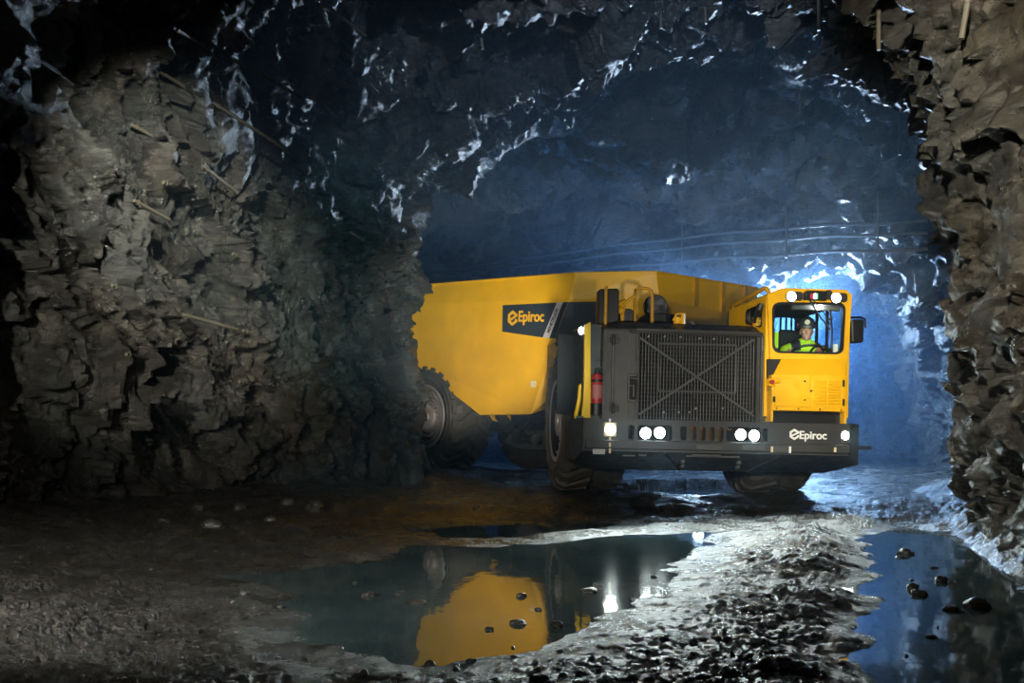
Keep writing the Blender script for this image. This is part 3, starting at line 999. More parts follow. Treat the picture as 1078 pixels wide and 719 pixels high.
# ---------------------------------------------------------------- dump box on the rear unit
UX = 1.55
ct = RU(605.5, 288, -UX + .04); cb = RU(558.5, 436.5, -UX)
bl_ = RU(505, 437, -UX); sl = RU(436.5, 383, -UX)
tr_ = RU(424, 302, -UX + .04); br_ = RU(424, 321, -UX - .05); bc_ = RU(599.3, 314.5, -UX - .05)
def ext(p, q, y):                 # extend the line p-q to the given length
    t = (y - p.y) / (q.y - p.y)
    return p + (q - p) * t
YE = 5.7
tr_e, br_e = ext(ct, tr_, YE), ext(bc_, br_, YE)
sl_e = Vector((-UX, YE - .25, sl.z + .30))
N0 = survey(MR, 691, 286.5, 1, -1.08)
N1 = survey(MR, 694.5, 315, 1, -1.10)
F0 = survey(MR, 797.5, 303.5, 1, -1.08)
F1 = survey(MR, 772, 331, 1, -1.10); F1.x = F0.x - .02
nb = Vector((-.75, .35, 1.25))
ctw = Vector((-UX + .02, cb.y, cb.z))
V = [ct, bc_, cb, bl_, sl, sl_e, br_e, tr_e, N0, N1, nb]
mirror = lambda p: Vector((-p.x, p.y, p.z))
V2 = [mirror(p) for p in V]
V2[8], V2[9] = F0, F1
V2[0] = Vector((UX + .10, ct.y, F0.z)); V2[1] = Vector((UX + .10, bc_.y, bc_.z))
vs = V + V2
n = len(V)
o_ = lambda k: k + n
fs = [(0, 7, 6, 1), (1, 6, 5, 4, 3, 2), (8, 0, 1), (8, 1, 9), (9, 1, 2), (9, 2, 10),
      (o_(1), o_(6), o_(7), o_(0)), (o_(2), o_(3), o_(4), o_(5), o_(6), o_(1)), (o_(8), o_(1), o_(0)), (o_(8), o_(9), o_(1)), (o_(9), o_(2), o_(1)), (o_(9), o_(10), o_(2)),
      (8, 9, o_(9), o_(8)), (9, 10, o_(10), o_(9)),
      (5, 6, o_(6), o_(5)), (6, 7, o_(7), o_(6))]
# floor: low between the chamfers, stepping up over the axle
fl = [nb, Vector((-1.5, .75, 1.1)), Vector((-1.5, 1.6, 1.12)), Vector((-1.5, 2.02, 1.98)), Vector((-1.5, YE - .3, 2.25))]
b = MB().add(vs, fs)
P = fl[1:] + [mirror(p) for p in reversed(fl[1:])]
L0 = fl[1:]; Rr = [mirror(p) for p in L0]
for i in range(3):
    b.add([L0[i], L0[i + 1], Rr[i + 1], Rr[i]], [(0, 1, 2, 3)])
b.add([nb, mirror(nb), Rr[0], L0[0]], [(0, 1, 2, 3)])
b.add([cb, nb, L0[0]], [(0, 1, 2)]); b.add([mirror(cb), mirror(nb), Rr[0]], [(0, 2, 1)])
# skirt back faces so the side plate has its own thickness
me = MB()
box = rear('dump_box', b, [M['yellow']], smooth=None, label='big yellow dump box with charcoal decal panel')
so = box.modifiers.new('plate', 'SOLIDIFY'); so.thickness = .035; so.offset = -1
bv = box.modifiers.new('bevel', 'BEVEL'); bv.width = .012; bv.segments = 2; bv.limit_method = 'ANGLE'; bv.angle_limit = R(12)
# far side inner wall top rail and tailgate rib
b = MB(); b.tube([ct + Vector((.0, 0, .0)), N0, F0], .02, 6); b.tube([ct, tr_e], .02, 6)
obj('rim_rail', b, M['yellow'], box)
# upright strips of duller yellow on the headboard
b = MB()
for k in (.35, .62, .86):
    p, q = N0.lerp(F0, k), N1.lerp(F1, k)
    b.obox(((p.x + q.x) / 2, -1.10, (p.z + q.z) / 2), .09, .04, abs(p.z - q.z) * .98)
pieces('headboard_strip', b, M['yellow_dull'], box)
# decal panel: on the side plate, wrapping on to the slanted nose
def SD(px, py):                    # side plate is the plane through bc_, br_, cb
    nn = (br_ - bc_).cross(cb - bc_)
    return survey_plane(MR, px, py, bc_, nn)
nside = (br_ - bc_).cross(cb - bc_).normalized()
if nside.x > 0: nside = -nside
b = MB(); q = [SD(*p) for p in ((529.6, 321.3), (587.0, 318.6), (572.2, 355.3), (529, 349.2))]
b.slab([p + nside * .001 for p in q], nside * .006)
obj('decal_panel', b, M['decal'], box, smooth=None)
b = MB(); q = [SD(*p) for p in ((586.6, 318.6), (593.0, 318.2), (578.6, 356), (571.8, 355.3))]
b.slab([p + nside * .001 for p in q], nside * .008)
stripe = obj('decal_stripe', b, M['stripe'], box, smooth=None)
b = MB(); q = [SD(*p) for p in ((592.8, 318.2), (598.0, 317.8), (584.0, 356.2), (578.4, 356))]
b.slab([p + nside * .001 for p in q], nside * .006)
nn2 = (N1 - bc_).cross(cb - bc_).normalized()
if nn2.y > 0: nn2 = -nn2
ND = lambda px, py: survey_plane(MR, px, py, bc_, nn2)
q = [ND(*p) for p in ((598.2, 317.8), (641, 317.2), (660, 352), (630, 380), (584.2, 356.2))]
b.slab([p + nn2 * .002 for p in q], nn2 * .006)
obj('decal_panel', b, M['decal'], box, smooth=None)
# lettering on the decal: basis of the side plate (x runs towards the nose)
def on_side(o, px, py, px2, lift):
    p, p2 = SD(px, py), SD(px2, py)
    ex = (p2 - p); ex.normalize()
    nrm = nside
    ez = ex.cross(-nrm)
    mtx = Matrix((ex, -nrm, ez)).transposed().to_4x4()
    mtx.translation = p + nrm * lift
    o.matrix_local = mtx
    return (p2 - p).length, mtx
tm, tw = text_mesh('lettering', 'Epiroc', .2, M['letter_yellow'], .008, .004)
o1 = obj('lettering', tm, None, box, smooth=None)
wid, mx_ = on_side(o1, 546.2, 338.4, 573.0, .010)
o1.matrix_local = mx_ @ Matrix.Diagonal((wid / tw, 1, wid / tw * 1.03, 1))
e = MB(); hex_mark(e, 0, 0, .115, .012)
o2 = obj('emblem', e, M['letter_yellow'], box, smooth=None)
on_side(o2, 540.3, 335.0, 548.0, .008)
tm, tw = text_mesh('lettering', 'MINETRUCK', .09, M['letter_dark'], .006, .002)
o3 = obj('lettering', tm, None, stripe, smooth=None)
p, q = SD(578.4, 350.8), SD(588.3, 325.2)
ex = (q - p); wid = ex.length; ex.normalize()
ez = ex.cross(-nside)
mt = Matrix((ex, -nside, ez)).transposed().to_4x4(); mt.translation = p + nside * .012
if (Matrix((ex, -nside, ez)).determinant()) < 0:
    mt = Matrix((ex, -nside, -ez)).transposed().to_4x4(); mt.translation = p + nside * .012
o3.matrix_local = mt @ Matrix.Diagonal((wid / tw, 1, wid / tw, 1))
b = MB(); q = [SD(*p) for p in ((558.8, 401), (564.2, 401), (564.2, 407.8), (558.8, 407.8))]
b.slab([p + nside * .001 for p in q], nside * .006); obj('rating_plate', b, M['tan'], box, smooth=None)

# rear frame, hoist, plates with the oblong hole
b = MB()
b.box(-.45, .45, -.1, 4.6, .72, 1.05); b.cyl((-1.4, 3.2, .93), (1.4, 3.2, .93), .17, 20); b.box(-.9, .9, 2.9, 3.5, .75, 1.12)
rear('rear_frame', b, M['dark'], bevel=.02)
hp = -.95
q0 = [RU(*p, hp) for p in ((553, 454), (582, 452), (600, 452), (600, 475), (546, 472), (530, 466), (540, 452))]
hole = [RU(*p, hp) for p in ((556, 457.5), (570, 457.5), (572, 463), (569, 468.5), (556, 468), (553, 462.5))]
A, B = star_match([(p.y, p.z) for p in q0], round_poly([(p.y, p.z) for p in hole], .05))
rear('side_plate', MB().ring([(hp, p[0], p[1]) for p in A], [(hp, p[0], p[1]) for p in B], (.10, 0, 0)), M['grey_light'], bevel=.006)
b = MB(); a, c = RU(526, 437, -1.1), RU(545, 461, -1.1)
b.cyl(a, a.lerp(c, .6), .085, 16); b.cyl(a.lerp(c, .5), c, .05, 14); b.cyl(c + Vector((-.05, 0, 0)), c + Vector((.08, 0, 0)), .09, 14)
b2 = MB(); b2.cyl(mirror(a), mirror(a.lerp(c, .6)), .085, 16); b2.cyl(mirror(a.lerp(c, .5)), mirror(c), .05, 14)
rear('hoist_cylinder', b, M['dark']); rear('hoist_cylinder', b2, M['dark'])
b = MB(); b.tube([RU(547, 452, -.98), RU(556, 441, -.98), RU(568, 439, -1.0), RU(580, 447, -.98)], .035); b.tube([RU(548, 456, -1.0), RU(560, 445, -1.0), RU(578, 445, -1.0)], .028)
rear('hydraulic_hose', b, M['black'])
b = MB(); q = [RU(*p, -1.0) for p in ((515, 437), (528, 437), (528, 445), (519, 443))]; b.slab(q, (.2, 0, 0))
rear('hinge_lug', b, M['yellow'])

# ---------------------------------------------------------------- fire extinguisher hung on the service panel
p = FV(628, 412, v2 - .09); q = FV(628, 430.5, v2 - .09); t_ = FV(628, 393.5, v2 - .09)
ext_ = empty('fire_extinguisher', MF @ Vector((q.x, q.y, q.z)), (0, ROLL, YAW))
tag(ext_, 'red fire extinguisher with black hose clamped beside the grey hood door', 'fire extinguisher')
H = t_.z - q.z
r = .066
obj('cylinder', MB().lathe([(0, 0), (r * .9, 0), (r, .015), (r, H * .88), (r * .8, H * .97), (r * .35, H * 1.02), (0, H * 1.02)], (0, 0, 0), (0, 0, 1), 28), M['red'], ext_, label='red steel cylinder')
obj('base_cup', MB().lathe([(r * 1.03, -.07), (r * 1.05, .04), (r * .9, .045)], (0, 0, 0), (0, 0, 1), 28), M['black'], ext_)
b = MB().cyl((0, 0, H), (0, 0, H * 1.12), .022, 12); b.tube([(-.02, 0, H * 1.12), (.05, -.01, H * 1.16), (.085, -.01, H * 1.2)], .010); b.tube([(-.02, 0, H * 1.1), (.06, -.01, H * 1.1), (.08, -.01, H * 1.08)], .008)
obj('valve', b, M['dark'], ext_)
b = MB().tube([(.02, -.01, H * 1.1), (.085, -.01, H * 1.0), (.09, -.02, H * .6), (.085, -.02, H * .3)], .011); pieces('hose', b, M['black'], ext_)
b = MB()
for z in (H * .12, H * .80):
    b.lathe([(r * 1.02, z - .014), (r * 1.06, z - .012), (r * 1.06, z + .012), (r * 1.02, z + .014)], (0, 0, 0), (0, 0, 1), 28); b.box(-.02, .02, r, .12, z - .012, z + .012)
pieces('clamp', b, M['black'], ext_)
lb = MB()
for k in range(8):
    a0, a1 = R(-150 + 14 * k), R(-150 + 14 * (k + 1))
    lb.add([(math.cos(a) * r * 1.012, math.sin(a) * r * 1.012, z) for a in (a0, a1) for z in (H * .3, H * .68)], [(0, 1, 3, 2)])
obj('label_band', lb, M['faded_red'], ext_, label='faded printed label on cylinder')
# ================================================================== THE DRIVER
def skin_mesh(joints, edges, sub=1, root=0):
    """overlapping tapered limbs and rounded joints, fused into one skin afterwards: joints are (x, y, z, radius)"""
    b = MB()
    for j in joints:
        b.sphere(j[:3], j[3], 20, 14)
    for a, c in edges:
        b.cyl(joints[a][:3], joints[c][:3], joints[a][3], 20, joints[c][3])
    return b.mesh('limbs', M['skin'])

def fuse(name, meshes, voxel, mats, smooth_it=3):
    """join several closed surfaces into one continuous skin"""
    bm = bmesh.new()
    for m in meshes:
        bm.from_mesh(m)
    me = bpy.data.meshes.new(name)
    bm.to_mesh(me); bm.free()
    o = bpy.data.objects.new(name, me)
    COL.objects.link(o)
    rm = o.modifiers.new('fuse', 'REMESH'); rm.mode = 'VOXEL'; rm.voxel_size = voxel; rm.use_smooth_shade = True
    sm = o.modifiers.new('smooth', 'SMOOTH'); sm.iterations = smooth_it; sm.factor = .5
    bpy.context.view_layer.update()
    out = bpy.data.meshes.new_from_object(o.evaluated_get(bpy.context.evaluated_depsgraph_get()))
    bpy.data.objects.remove(o)
    out.name = name
    out.materials.clear()
    for m in mats: out.materials.append(m)
    out.shade_smooth()
    return out

# local frame: origin on the seat, -y is forward; the head sits where the photograph has it
HD = FV(849.2, 349.5, .74)
SEAT = (HD.x + .01, .84, zS)
person = empty('person', MF @ Vector(SEAT), (0, ROLL, YAW))
tag(person, 'driver in dark helmet and yellow-green jacket holding the steering wheel inside the cab', 'person')
hz = HD.z - zS                              # height of the head centre over the seat
hy = HD.y - SEAT[1]
hx = HD.x - SEAT[0]
sh = hz - .205                              # shoulders
wl_ = Vector((sw.x - SEAT[0], sw.y - SEAT[1], sw.z - SEAT[2]))
hl, hr = wl_ + Vector((-.185, .02, .03)), wl_ + Vector((.17, .02, .05))   # hands on the rim
def turned(mb):
    """the head is turned a little to the driver's right, towards the tunnel he drives into"""
    a = R(-22)
    mb.v = [(hx + (x - hx) * math.cos(a) - (y - hy) * math.sin(a), hy + (x - hx) * math.sin(a) + (y - hy) * math.cos(a), z) for x, y, z in mb.v]
    return mb
def body(d, limbs_only=False):
    J = [(0, .02, .09, .125 + d), (0, .01, .25, .13 + d), (0, -.01, sh - .10, .155 + d), (hx * .5, hy * .4, sh + .03, .10 + d), (hx, hy * .8, sh + .095, .058 + d * .6)]
    E = [(0, 1), (1, 2), (2, 3), (3, 4)]
    for s in (-1, 1):                                # breadth of chest, waist and hips
        k = len(J)
        J += [(s * .075, .02, .09, .105 + d), (s * .07, .01, .25, .105 + d), (s * .095, 0, sh - .12, .115 + d), (s * .14, .0, sh - .015, .080 + d)]
        E += [(k, k + 1), (k + 1, k + 2), (k + 2, k + 3), (3, k + 3)]
    for s, h in ((-1, hl), (1, hr)):
        k = len(J)
        shx = s * .215
        el = Vector((s * .335, -.10, sh - .27))
        wv = Vector(h) + (el - Vector(h)).normalized() * .07
        J += [(shx, 0, sh - .03, .068 + d), (el.x, el.y, el.z, .048 + d), (wv.x, wv.y, wv.z, .032 + d)]
        E += [(3, k), (k, k + 1), (k + 1, k + 2)]
        if not limbs_only:
            J += [(h.x, h.y, h.z, .036)]
            E += [(k + 2, k + 3)]
    if not limbs_only:
        for s in (-1, 1):
            k = len(J)
            J += [(s * .11, -.08, .085, .09), (s * .13, -.42, .07, .065), (s * .13, -.47, -.22, .048), (s * .13, -.46, min(-.30, -(zS - zfl) + .12), .04), (s * .13, -.56, min(-.32, -(zS - zfl) + .09), .035)]
            E += [(0, k), (k, k + 1), (k + 1, k + 2), (k + 2, k + 3), (k + 3, k + 4)]
    return J, E
J, E = body(0)
sk_body = skin_mesh(J, E, 2)
hb = MB()
hb.sphere((hx, hy, hz + .02), (.074, .092, .105), 28, 20)                # skull
hb.sphere((hx, hy - .018, hz - .045), (.058, .074, .068), 24, 16)        # jaw
hb.sphere((hx, hy - .072, hz - .088), (.026, .024, .022), 12, 8)         # chin
hb.sphere((hx, hy - .100, hz - .018), (.013, .022, .016), 12, 8)         # nose tip
hb.tube([(hx, hy - .084, hz + .030), (hx, hy - .100, hz - .012)], [.010, .012], 8)
hb.tube([(hx - .04, hy - .080, hz + .036), (hx, hy - .089, hz + .034), (hx + .04, hy - .080, hz + .036)], .011, 8)   # brow
for s in (-1, 1):
    hb.sphere((hx + s * .036, hy - .066, hz - .010), (.022, .020, .016), 10, 8)  # cheek
    hb.sphere((hx + s * .076, hy + .010, hz - .005), (.009, .020, .032), 10, 8)  # ear
hb.tube([(hx - .024, hy - .082, hz - .056), (hx, hy - .091, hz - .055), (hx + .024, hy - .082, hz - .056)], .0075, 8)  # lips
hb.tube([(hx - .02, hy - .082, hz - .066), (hx, hy - .089, hz - .067), (hx + .02, hy - .082, hz - .066)], .008, 8)
turned(hb)
# five fingers closed round the rim on each hand
for s, h in ((-1, hl), (1, hr)):
    out = (Vector(h) - wl_); out.z = 0; out.normalize()
    tan = Vector((-out.y, out.x, 0))
    for k, ln in enumerate((.9, 1.0, .96, .8)):
        o0 = h + tan * (k - 1.5) * .021
        p = [o0 + Vector((0, 0, .018)) + out * .01, o0 - out * .026 * ln + Vector((0, 0, .026)), o0 - out * .046 * ln + Vector((0, 0, .0)), o0 - out * .030 * ln + Vector((0, 0, -.026))]
        hb.tube(p, [.0105, .0100, .0095, .0085], 8)
    p = [h + tan * -.030 + out * .01, h + tan * -.048 - out * .012 + Vector((0, 0, .012)), h + tan * -.046 - out * .038 + Vector((0, 0, .018))]
    hb.tube(p, [.012, .011, .0095], 8)
body_me = fuse('body', [sk_body, hb.mesh('head', M['skin'])], .0048, [M['skin']], 2)
obj('body', body_me, None, person)
# jacket, closed at collar and cuffs, with dark yoke and reflective bands
J, E = body(.018, True)
J[4] = (hx * .8, hy * .7, sh + .07, .080)
jk = fuse('jacket', [skin_mesh(J, E, 2)], .010, [M['hivis'], M['navy'], M['silver_tape']], 3)
for p in jk.polygons:
    c = p.center
    x = c.x
    mi = 0
    if c.z > sh - .02 and abs(x) > .09 and abs(x) < .19: mi = 1          # dark yoke beside the collar
    if x > .12 and c.z < sh - .02 and c.z > sh - .20 and c.y < 0: mi = 1
    if abs(x) > .25 and sh - .24 < c.z < sh - .18: mi = 2                # sleeve bands
    if x < -.20 and sh - .17 < c.z < sh - .09: mi = 2
    if abs(x) < .2 and .20 < c.z < .25: mi = 2
    p.material_index = mi
obj('jacket', jk, None, person, label='yellow-green hi-vis jacket with dark yoke and reflective bands')
tr = MB()
trj = [(0, .02, .08, .14)]
tre = []
for s in (-1, 1):
    k = len(trj)
    trj += [(s * .11, -.08, .085, .105), (s * .13, -.42, .07, .078), (s * .13, -.47, -.20, .06)]
    tre += [(0, k), (k, k + 1), (k + 1, k + 2)]
obj('trousers', fuse('trousers', [skin_mesh(trj, tre, 2)], .014, [M['navy']]), None, person)
# helmet with a brim, headlamp and a side clip
h = MB()
prof = [(0, .125), (.045, .12), (.078, .098), (.098, .06), (.104, .02), (.106, -.004), (.100, -.006), (.096, .02)]
h.lathe([(r, z) for r, z in prof], (hx, hy + .004, hz + .055), (0, 0, 1), 32)
h.lathe([(.103, .0), (.118, -.006), (.119, -.010), (.103, -.008)], (hx, hy, hz + .055), (0, 0, 1), 32)
h.slab([(hx - .075, hy - .085, hz + .050), (hx - .045, hy - .130, hz + .042), (hx + .045, hy - .130, hz + .042), (hx + .075, hy - .085, hz + .050)], (0, 0, .008))
h.box(hx - .008, hx + .008, hy - .09, hy + .1, hz + .16, hz + .183)
hel = obj('helmet', turned(h), M['helmet'], person, smooth=40, label='dark hard hat')
l = MB(); l.lathe([(.030, 0), (.030, .03), (.02, .034), (0, .034)], (hx + .005, hy - .095, hz + .100), (0, -1, .1), 20)
obj('helmet_lamp', turned(l), M['tan'], hel, label='pale cap lamp')
obj('lamp_lens', turned(MB().lathe([(.020, .035), (0, .037)], (hx + .005, hy - .095, hz + .100), (0, -1, .1), 20)), M['stripe'], hel)
obj('helmet_clip', turned(MB().box(hx - .112, hx - .10, hy - .04, hy + .0, hz + .06, hz + .095)), M['red'], hel, bevel=.003, label='red clip')
obj('hair', turned(MB().sphere((hx, hy + .026, hz + .016), (.0785, .086, .07), 20, 12)), M['navy'], person)
for s in (-1, 1):
    obj('eye', turned(MB().sphere((hx + s * .031, hy - .0765, hz + .013), (.013, .008, .007), 12, 8)), M['eye'], person, label='dark eye')
    obj('eyebrow', turned(MB().tube([(hx + s * .014, hy - .096, hz + .034), (hx + s * .032, hy - .096, hz + .040), (hx + s * .05, hy - .080, hz + .034)], .0045, 6)), M['eye'], person)
# ================================================================== THE TUNNEL
def hsh(ix, iy, iz, seed):
    h = (ix.astype(np.uint32) * np.uint32(374761393) + iy.astype(np.uint32) * np.uint32(668265263) + iz.astype(np.uint32) * np.uint32(2246822519) + np.uint32(seed * 3266489917 & 0xffffffff))
    h = (h ^ (h >> np.uint32(13))) * np.uint32(1274126177)
    h = (h ^ (h >> np.uint32(16))) * np.uint32(2654435761)
    h = h ^ (h >> np.uint32(15))
    return (h & np.uint32(0xffffff)).astype(np.float32) / np.float32(0xffffff)

def vnoise(P, seed):
    """smooth value noise in -1..1 at the points P (n, 3)"""
    I = np.floor(P).astype(np.int32)
    f = (P - I).astype(np.float32)
    f = f * f * f * (f * (f * 6 - 15) + 10)
    out = np.zeros(len(P), np.float32)
    for a in (0, 1):
        wx = f[:, 0] if a else 1 - f[:, 0]
        for b_ in (0, 1):
            wy = f[:, 1] if b_ else 1 - f[:, 1]
            for c in (0, 1):
                wz = f[:, 2] if c else 1 - f[:, 2]
                out += wx * wy * wz * hsh(I[:, 0] + a, I[:, 1] + b_, I[:, 2] + c, seed)
    return out * 2 - 1

def fbm(P, seed, octaves=4, gain=.5):
    out, a = np.zeros(len(P), np.float32), 1.0
    for k in range(octaves):
        out += a * vnoise(P * (2.03 ** k), seed + k)
        a *= gain
    return out

def facets(P, seed, tilt=1.0, step=.6):
    """blasted rock: every cell is a block with its own tilted face and its own depth"""
    I = np.floor(P).astype(np.int32)
    best = np.full(len(P), 1e9, np.float32)
    val = np.zeros(len(P), np.float32)
    for a in (-1, 0, 1):
        for b_ in (-1, 0, 1):
            for c in (-1, 0, 1):
                J = I + np.array([a, b_, c], np.int32)
                h = [hsh(J[:, 0], J[:, 1], J[:, 2], seed + k) for k in range(3)]
                D = P - (J + np.stack(h, 1))
                d = (D * D).sum(1)
                nr = np.stack([hsh(J[:, 0], J[:, 1], J[:, 2], seed + 10 + k) - .5 for k in range(3)], 1)
                off = hsh(J[:, 0], J[:, 1], J[:, 2], seed + 20) - .5
                v = (D * nr).sum(1) * 2 * tilt + off * step
                m = d < best
                best = np.where(m, d, best)
                val = np.where(m, v, val)
    return val

def arch(x, z, cx, hw, zc, p=2.7):
    """signed size (metres, about) of an arched section of half width hw and height zc: negative in the air"""
    ax = np.abs(x - cx) / hw
    az = np.maximum(z, 0) / zc
    r = (ax ** p + az ** p) ** (1 / p)
    return (r - 1) * np.minimum(hw, zc)

def lerp_tab(y, tab):
    return np.interp(y, [t[0] for t in tab], [t[1] for t in tab]).astype(np.float32)

# left and right faces and crown of the main drift, by distance down the drift
T_LEFT = [(-6, -4.4), (6, -4.7), (9.5, -4.7), (11.2, -4.2), (12.6, -2.80), (13.8, -1.56), (14.7, -1.22), (16, -1.28)]
T_RIGHT = [(-6, 3.1), (4, 3.2), (6.6, 3.55), (9, 4.35), (11, 5.0), (12.6, 5.55), (16, 5.7)]
T_CROWN = [(-6, 5.6), (8, 5.7), (11, 5.9), (13, 5.9), (16, 5.9)]

def air(P):
    x, y, z = P[:, 0], P[:, 1], P[:, 2]
    l, r_, h = lerp_tab(y, T_LEFT), lerp_tab(y, T_RIGHT), lerp_tab(y, T_CROWN)
    lean = .20 * np.clip(z - 1.2, -1, 3) * np.clip((y - 11.8) / 1.6, 0, 1) * np.clip((1.5 - x) / 2, 0, 1)   # the rock nose leans back
    A = arch(x + lean, z, (l + r_) / 2, (r_ - l) / 2, h, 2.9)
    A = np.maximum(A, y - 15.2)
    # cross drift that the rear of the truck stands in: runs back and to the left
    o = np.array([2.1, 14.6]); t = np.array([-.74, .67]); nx = np.array([.67, .74])
    s = (x - o[0]) * t[0] + (y - o[1]) * t[1]
    w = (x - o[0]) * nx[0] + (y - o[1]) * nx[1]
    B = arch(w, z, 1.55, 4.1, 6.0, 2.6)
    B = np.maximum(B, np.maximum(-s - 5.6, s - 16))
    # drift that goes on behind the truck and bends to the right
    o = np.array([4.7, 17.0]); t = np.array([.24, .971]); nx = np.array([.971, -.24])
    s = (x - o[0]) * t[0] + (y - o[1]) * t[1]
    w = (x - o[0]) * nx[0] + (y - o[1]) * nx[1] - .012 * np.maximum(s - 4, 0) ** 2
    C = arch(w, z, .25, 3.0, 4.55, 2.8)
    C = np.maximum(C, np.maximum(-s - 1, s - 19))
    k = .5
    def smin(a, b_):
        hh = np.clip(.5 + .5 * (b_ - a) / k, 0, 1)
        return b_ * (1 - hh) + a * hh - k * hh * (1 - hh)
    d = smin(smin(A, B), C)
    # ragged, uneven outline
    d = d + .30 * vnoise(P * .45, 3) + .16 * vnoise(P * .95 + 7, 5)
    return d.astype(np.float32)

def surface_net(lo, hi, h):
    nx, ny, nz = [int(math.ceil((b_ - a) / h)) + 1 for a, b_ in zip(lo, hi)]
    X = (lo[0] + h * np.arange(nx)).astype(np.float32)
    Y = (lo[1] + h * np.arange(ny)).astype(np.float32)
    Z = (lo[2] + h * np.arange(nz)).astype(np.float32)
    V = np.empty((nx, ny, nz), np.float32)
    for i in range(nx):
        G = np.stack(np.meshgrid(X[i:i + 1], Y, Z, indexing='ij'), -1).reshape(-1, 3)
        V[i] = air(G).reshape(ny, nz)
    S = V < 0
    corners = [(a, b_, c) for a in (0, 1) for b_ in (0, 1) for c in (0, 1)]
    cnt = np.zeros((nx - 1, ny - 1, nz - 1), np.int8)
    for a, b_, c in corners:
        cnt += S[a:nx - 1 + a, b_:ny - 1 + b_, c:nz - 1 + c]
    I, J, K = np.nonzero((cnt > 0) & (cnt < 8))
    idx = np.full((nx - 1, ny - 1, nz - 1), -1, np.int32)
    idx[I, J, K] = np.arange(len(I))
    acc = np.zeros((len(I), 3), np.float32); n = np.zeros(len(I), np.float32)
    for p in range(8):
        for q in range(p + 1, 8):
            a, b_ = corners[p], corners[q]
            if sum(abs(a[k] - b_[k]) for k in range(3)) != 1: continue
            va = V[I + a[0], J + a[1], K + a[2]]; vb = V[I + b_[0], J + b_[1], K + b_[2]]
            m = (va < 0) != (vb < 0)
            t = np.where(m, va / np.where(m, va - vb, 1), 0)
            for k in range(3):
                acc[:, k] += np.where(m, a[k] + (b_[k] - a[k]) * t, 0)
            n += m
    P = acc / n[:, None] + np.stack([I, J, K], 1)
    P = P * h + np.array(lo, np.float32)
    quads = []
    for ax in range(3):
        o1, o2 = [(0, 1, 0), (1, 0, 0), (1, 0, 0)][ax], [(0, 0, 1), (0, 0, 1), (0, 1, 0)][ax]
        sl0 = [slice(None)] * 3; sl1 = [slice(None)] * 3
        sl0[ax] = slice(0, -1); sl1[ax] = slice(1, None)
        s0, s1 = S[tuple(sl0)], S[tuple(sl1)]
        a, b_, c = np.nonzero(s0 != s1)
        e = np.stack([a, b_, c], 1)
        ok = np.ones(len(e), bool)
        lim = np.array([nx - 1, ny - 1, nz - 1])
        for k in range(3):
            if k != ax: ok &= (e[:, k] >= 1)
            ok &= e[:, k] < lim[k]
        e = e[ok]
        O1, O2 = np.array(o1), np.array(o2)
        g = lambda q: idx[q[:, 0], q[:, 1], q[:, 2]]
        Q = np.stack([g(e - O1 - O2), g(e - O2), g(e), g(e - O1)], 1)
        flip = s0[tuple(e.T)]                              # air on the low side
        if ax == 1: flip = ~flip
        Q[flip] = Q[flip][:, ::-1]
        quads.append(Q)
    Q = np.concatenate(quads)
    Q = Q[(Q >= 0).all(1)]
    return P, Q

def smooth_normals(P, e=.12):
    g = np.empty_like(P)
    for k in range(3):
        d = np.zeros(3, np.float32); d[k] = e
        g[:, k] = air(P + d) - air(P - d)
    n = -g / np.maximum(np.linalg.norm(g, axis=1, keepdims=True), 1e-6)   # into the air
    return n.astype(np.float32)

# bedding of the rock: blocks are slabs dipping down to the left
_rm = np.array(Euler((R(52), R(-22), R(62))).to_matrix(), np.float32)
def rock_relief(P, fine):
    big = 1 - .62 * np.clip((P[:, 0] - 1.8) / 1.2, 0, 1) * np.clip((5.2 - P[:, 2]) / 1.0, 0, 1) * (P[:, 1] < 15.6)   # the right wall is scaled smoother
    Q = P @ _rm.T
    Q = Q + .25 * np.stack([vnoise(P * 1.1, 71), vnoise(P * 1.1, 72), vnoise(P * 1.1, 73)], 1)
    d = .40 * big * facets(Q * np.array([.55, .75, 1.05], np.float32), 100, .9, .8)
    d += .20 * (.4 + .6 * big) * facets(Q * np.array([1.3, 1.7, 2.6], np.float32) + 3.3, 200, .9, .8)
    if fine:
        d += .10 * facets(Q * np.array([1.9, 3.6, 6.6], np.float32) + 9.1, 300, 1.0, .8)
        d += .042 * facets(Q * np.array([4.5, 8.5, 15.0], np.float32) + 1.7, 400, 1.0, .9)
    # ledges running across the drift, sharp-edged
    L1 = 1 - 2 * np.abs(vnoise(P * np.array([.42, 1.55, .75], np.float32) + 11, 81))
    L2 = 1 - 2 * np.abs(vnoise(P * np.array([.9, 3.6, 1.9], np.float32) + 5, 83))
    up_ = np.clip((P[:, 2] - 2.2) / 1.8, 0, 1)
    d += up_ * (-.20 * L1 - .09 * L2)
    far_ = np.clip((P[:, 1] - 15.0) / .8, 0, 1) * up_
    L3 = 1 - 2 * np.abs(vnoise(P * np.array([.28, .6, 2.1], np.float32) + 17, 85))
    d += far_ * (.16 * L3 - .14 * L1)
    d += .05 * fbm(P * 2.6, 40, 3) + (1 - big) * .10 * fbm(P * 4.5 + 3, 60, 3, .6)
    return d

def rock_shell(lo, hi, h, fine):
    P, Q = surface_net(lo, hi, h)
    N = smooth_normals(P)
    z = P[:, 2]
    D = rock_relief(P, fine)
    P2 = P + N * (D * np.clip((z + .3) / .5, .25, 1))[:, None]
    return P2, Q, N

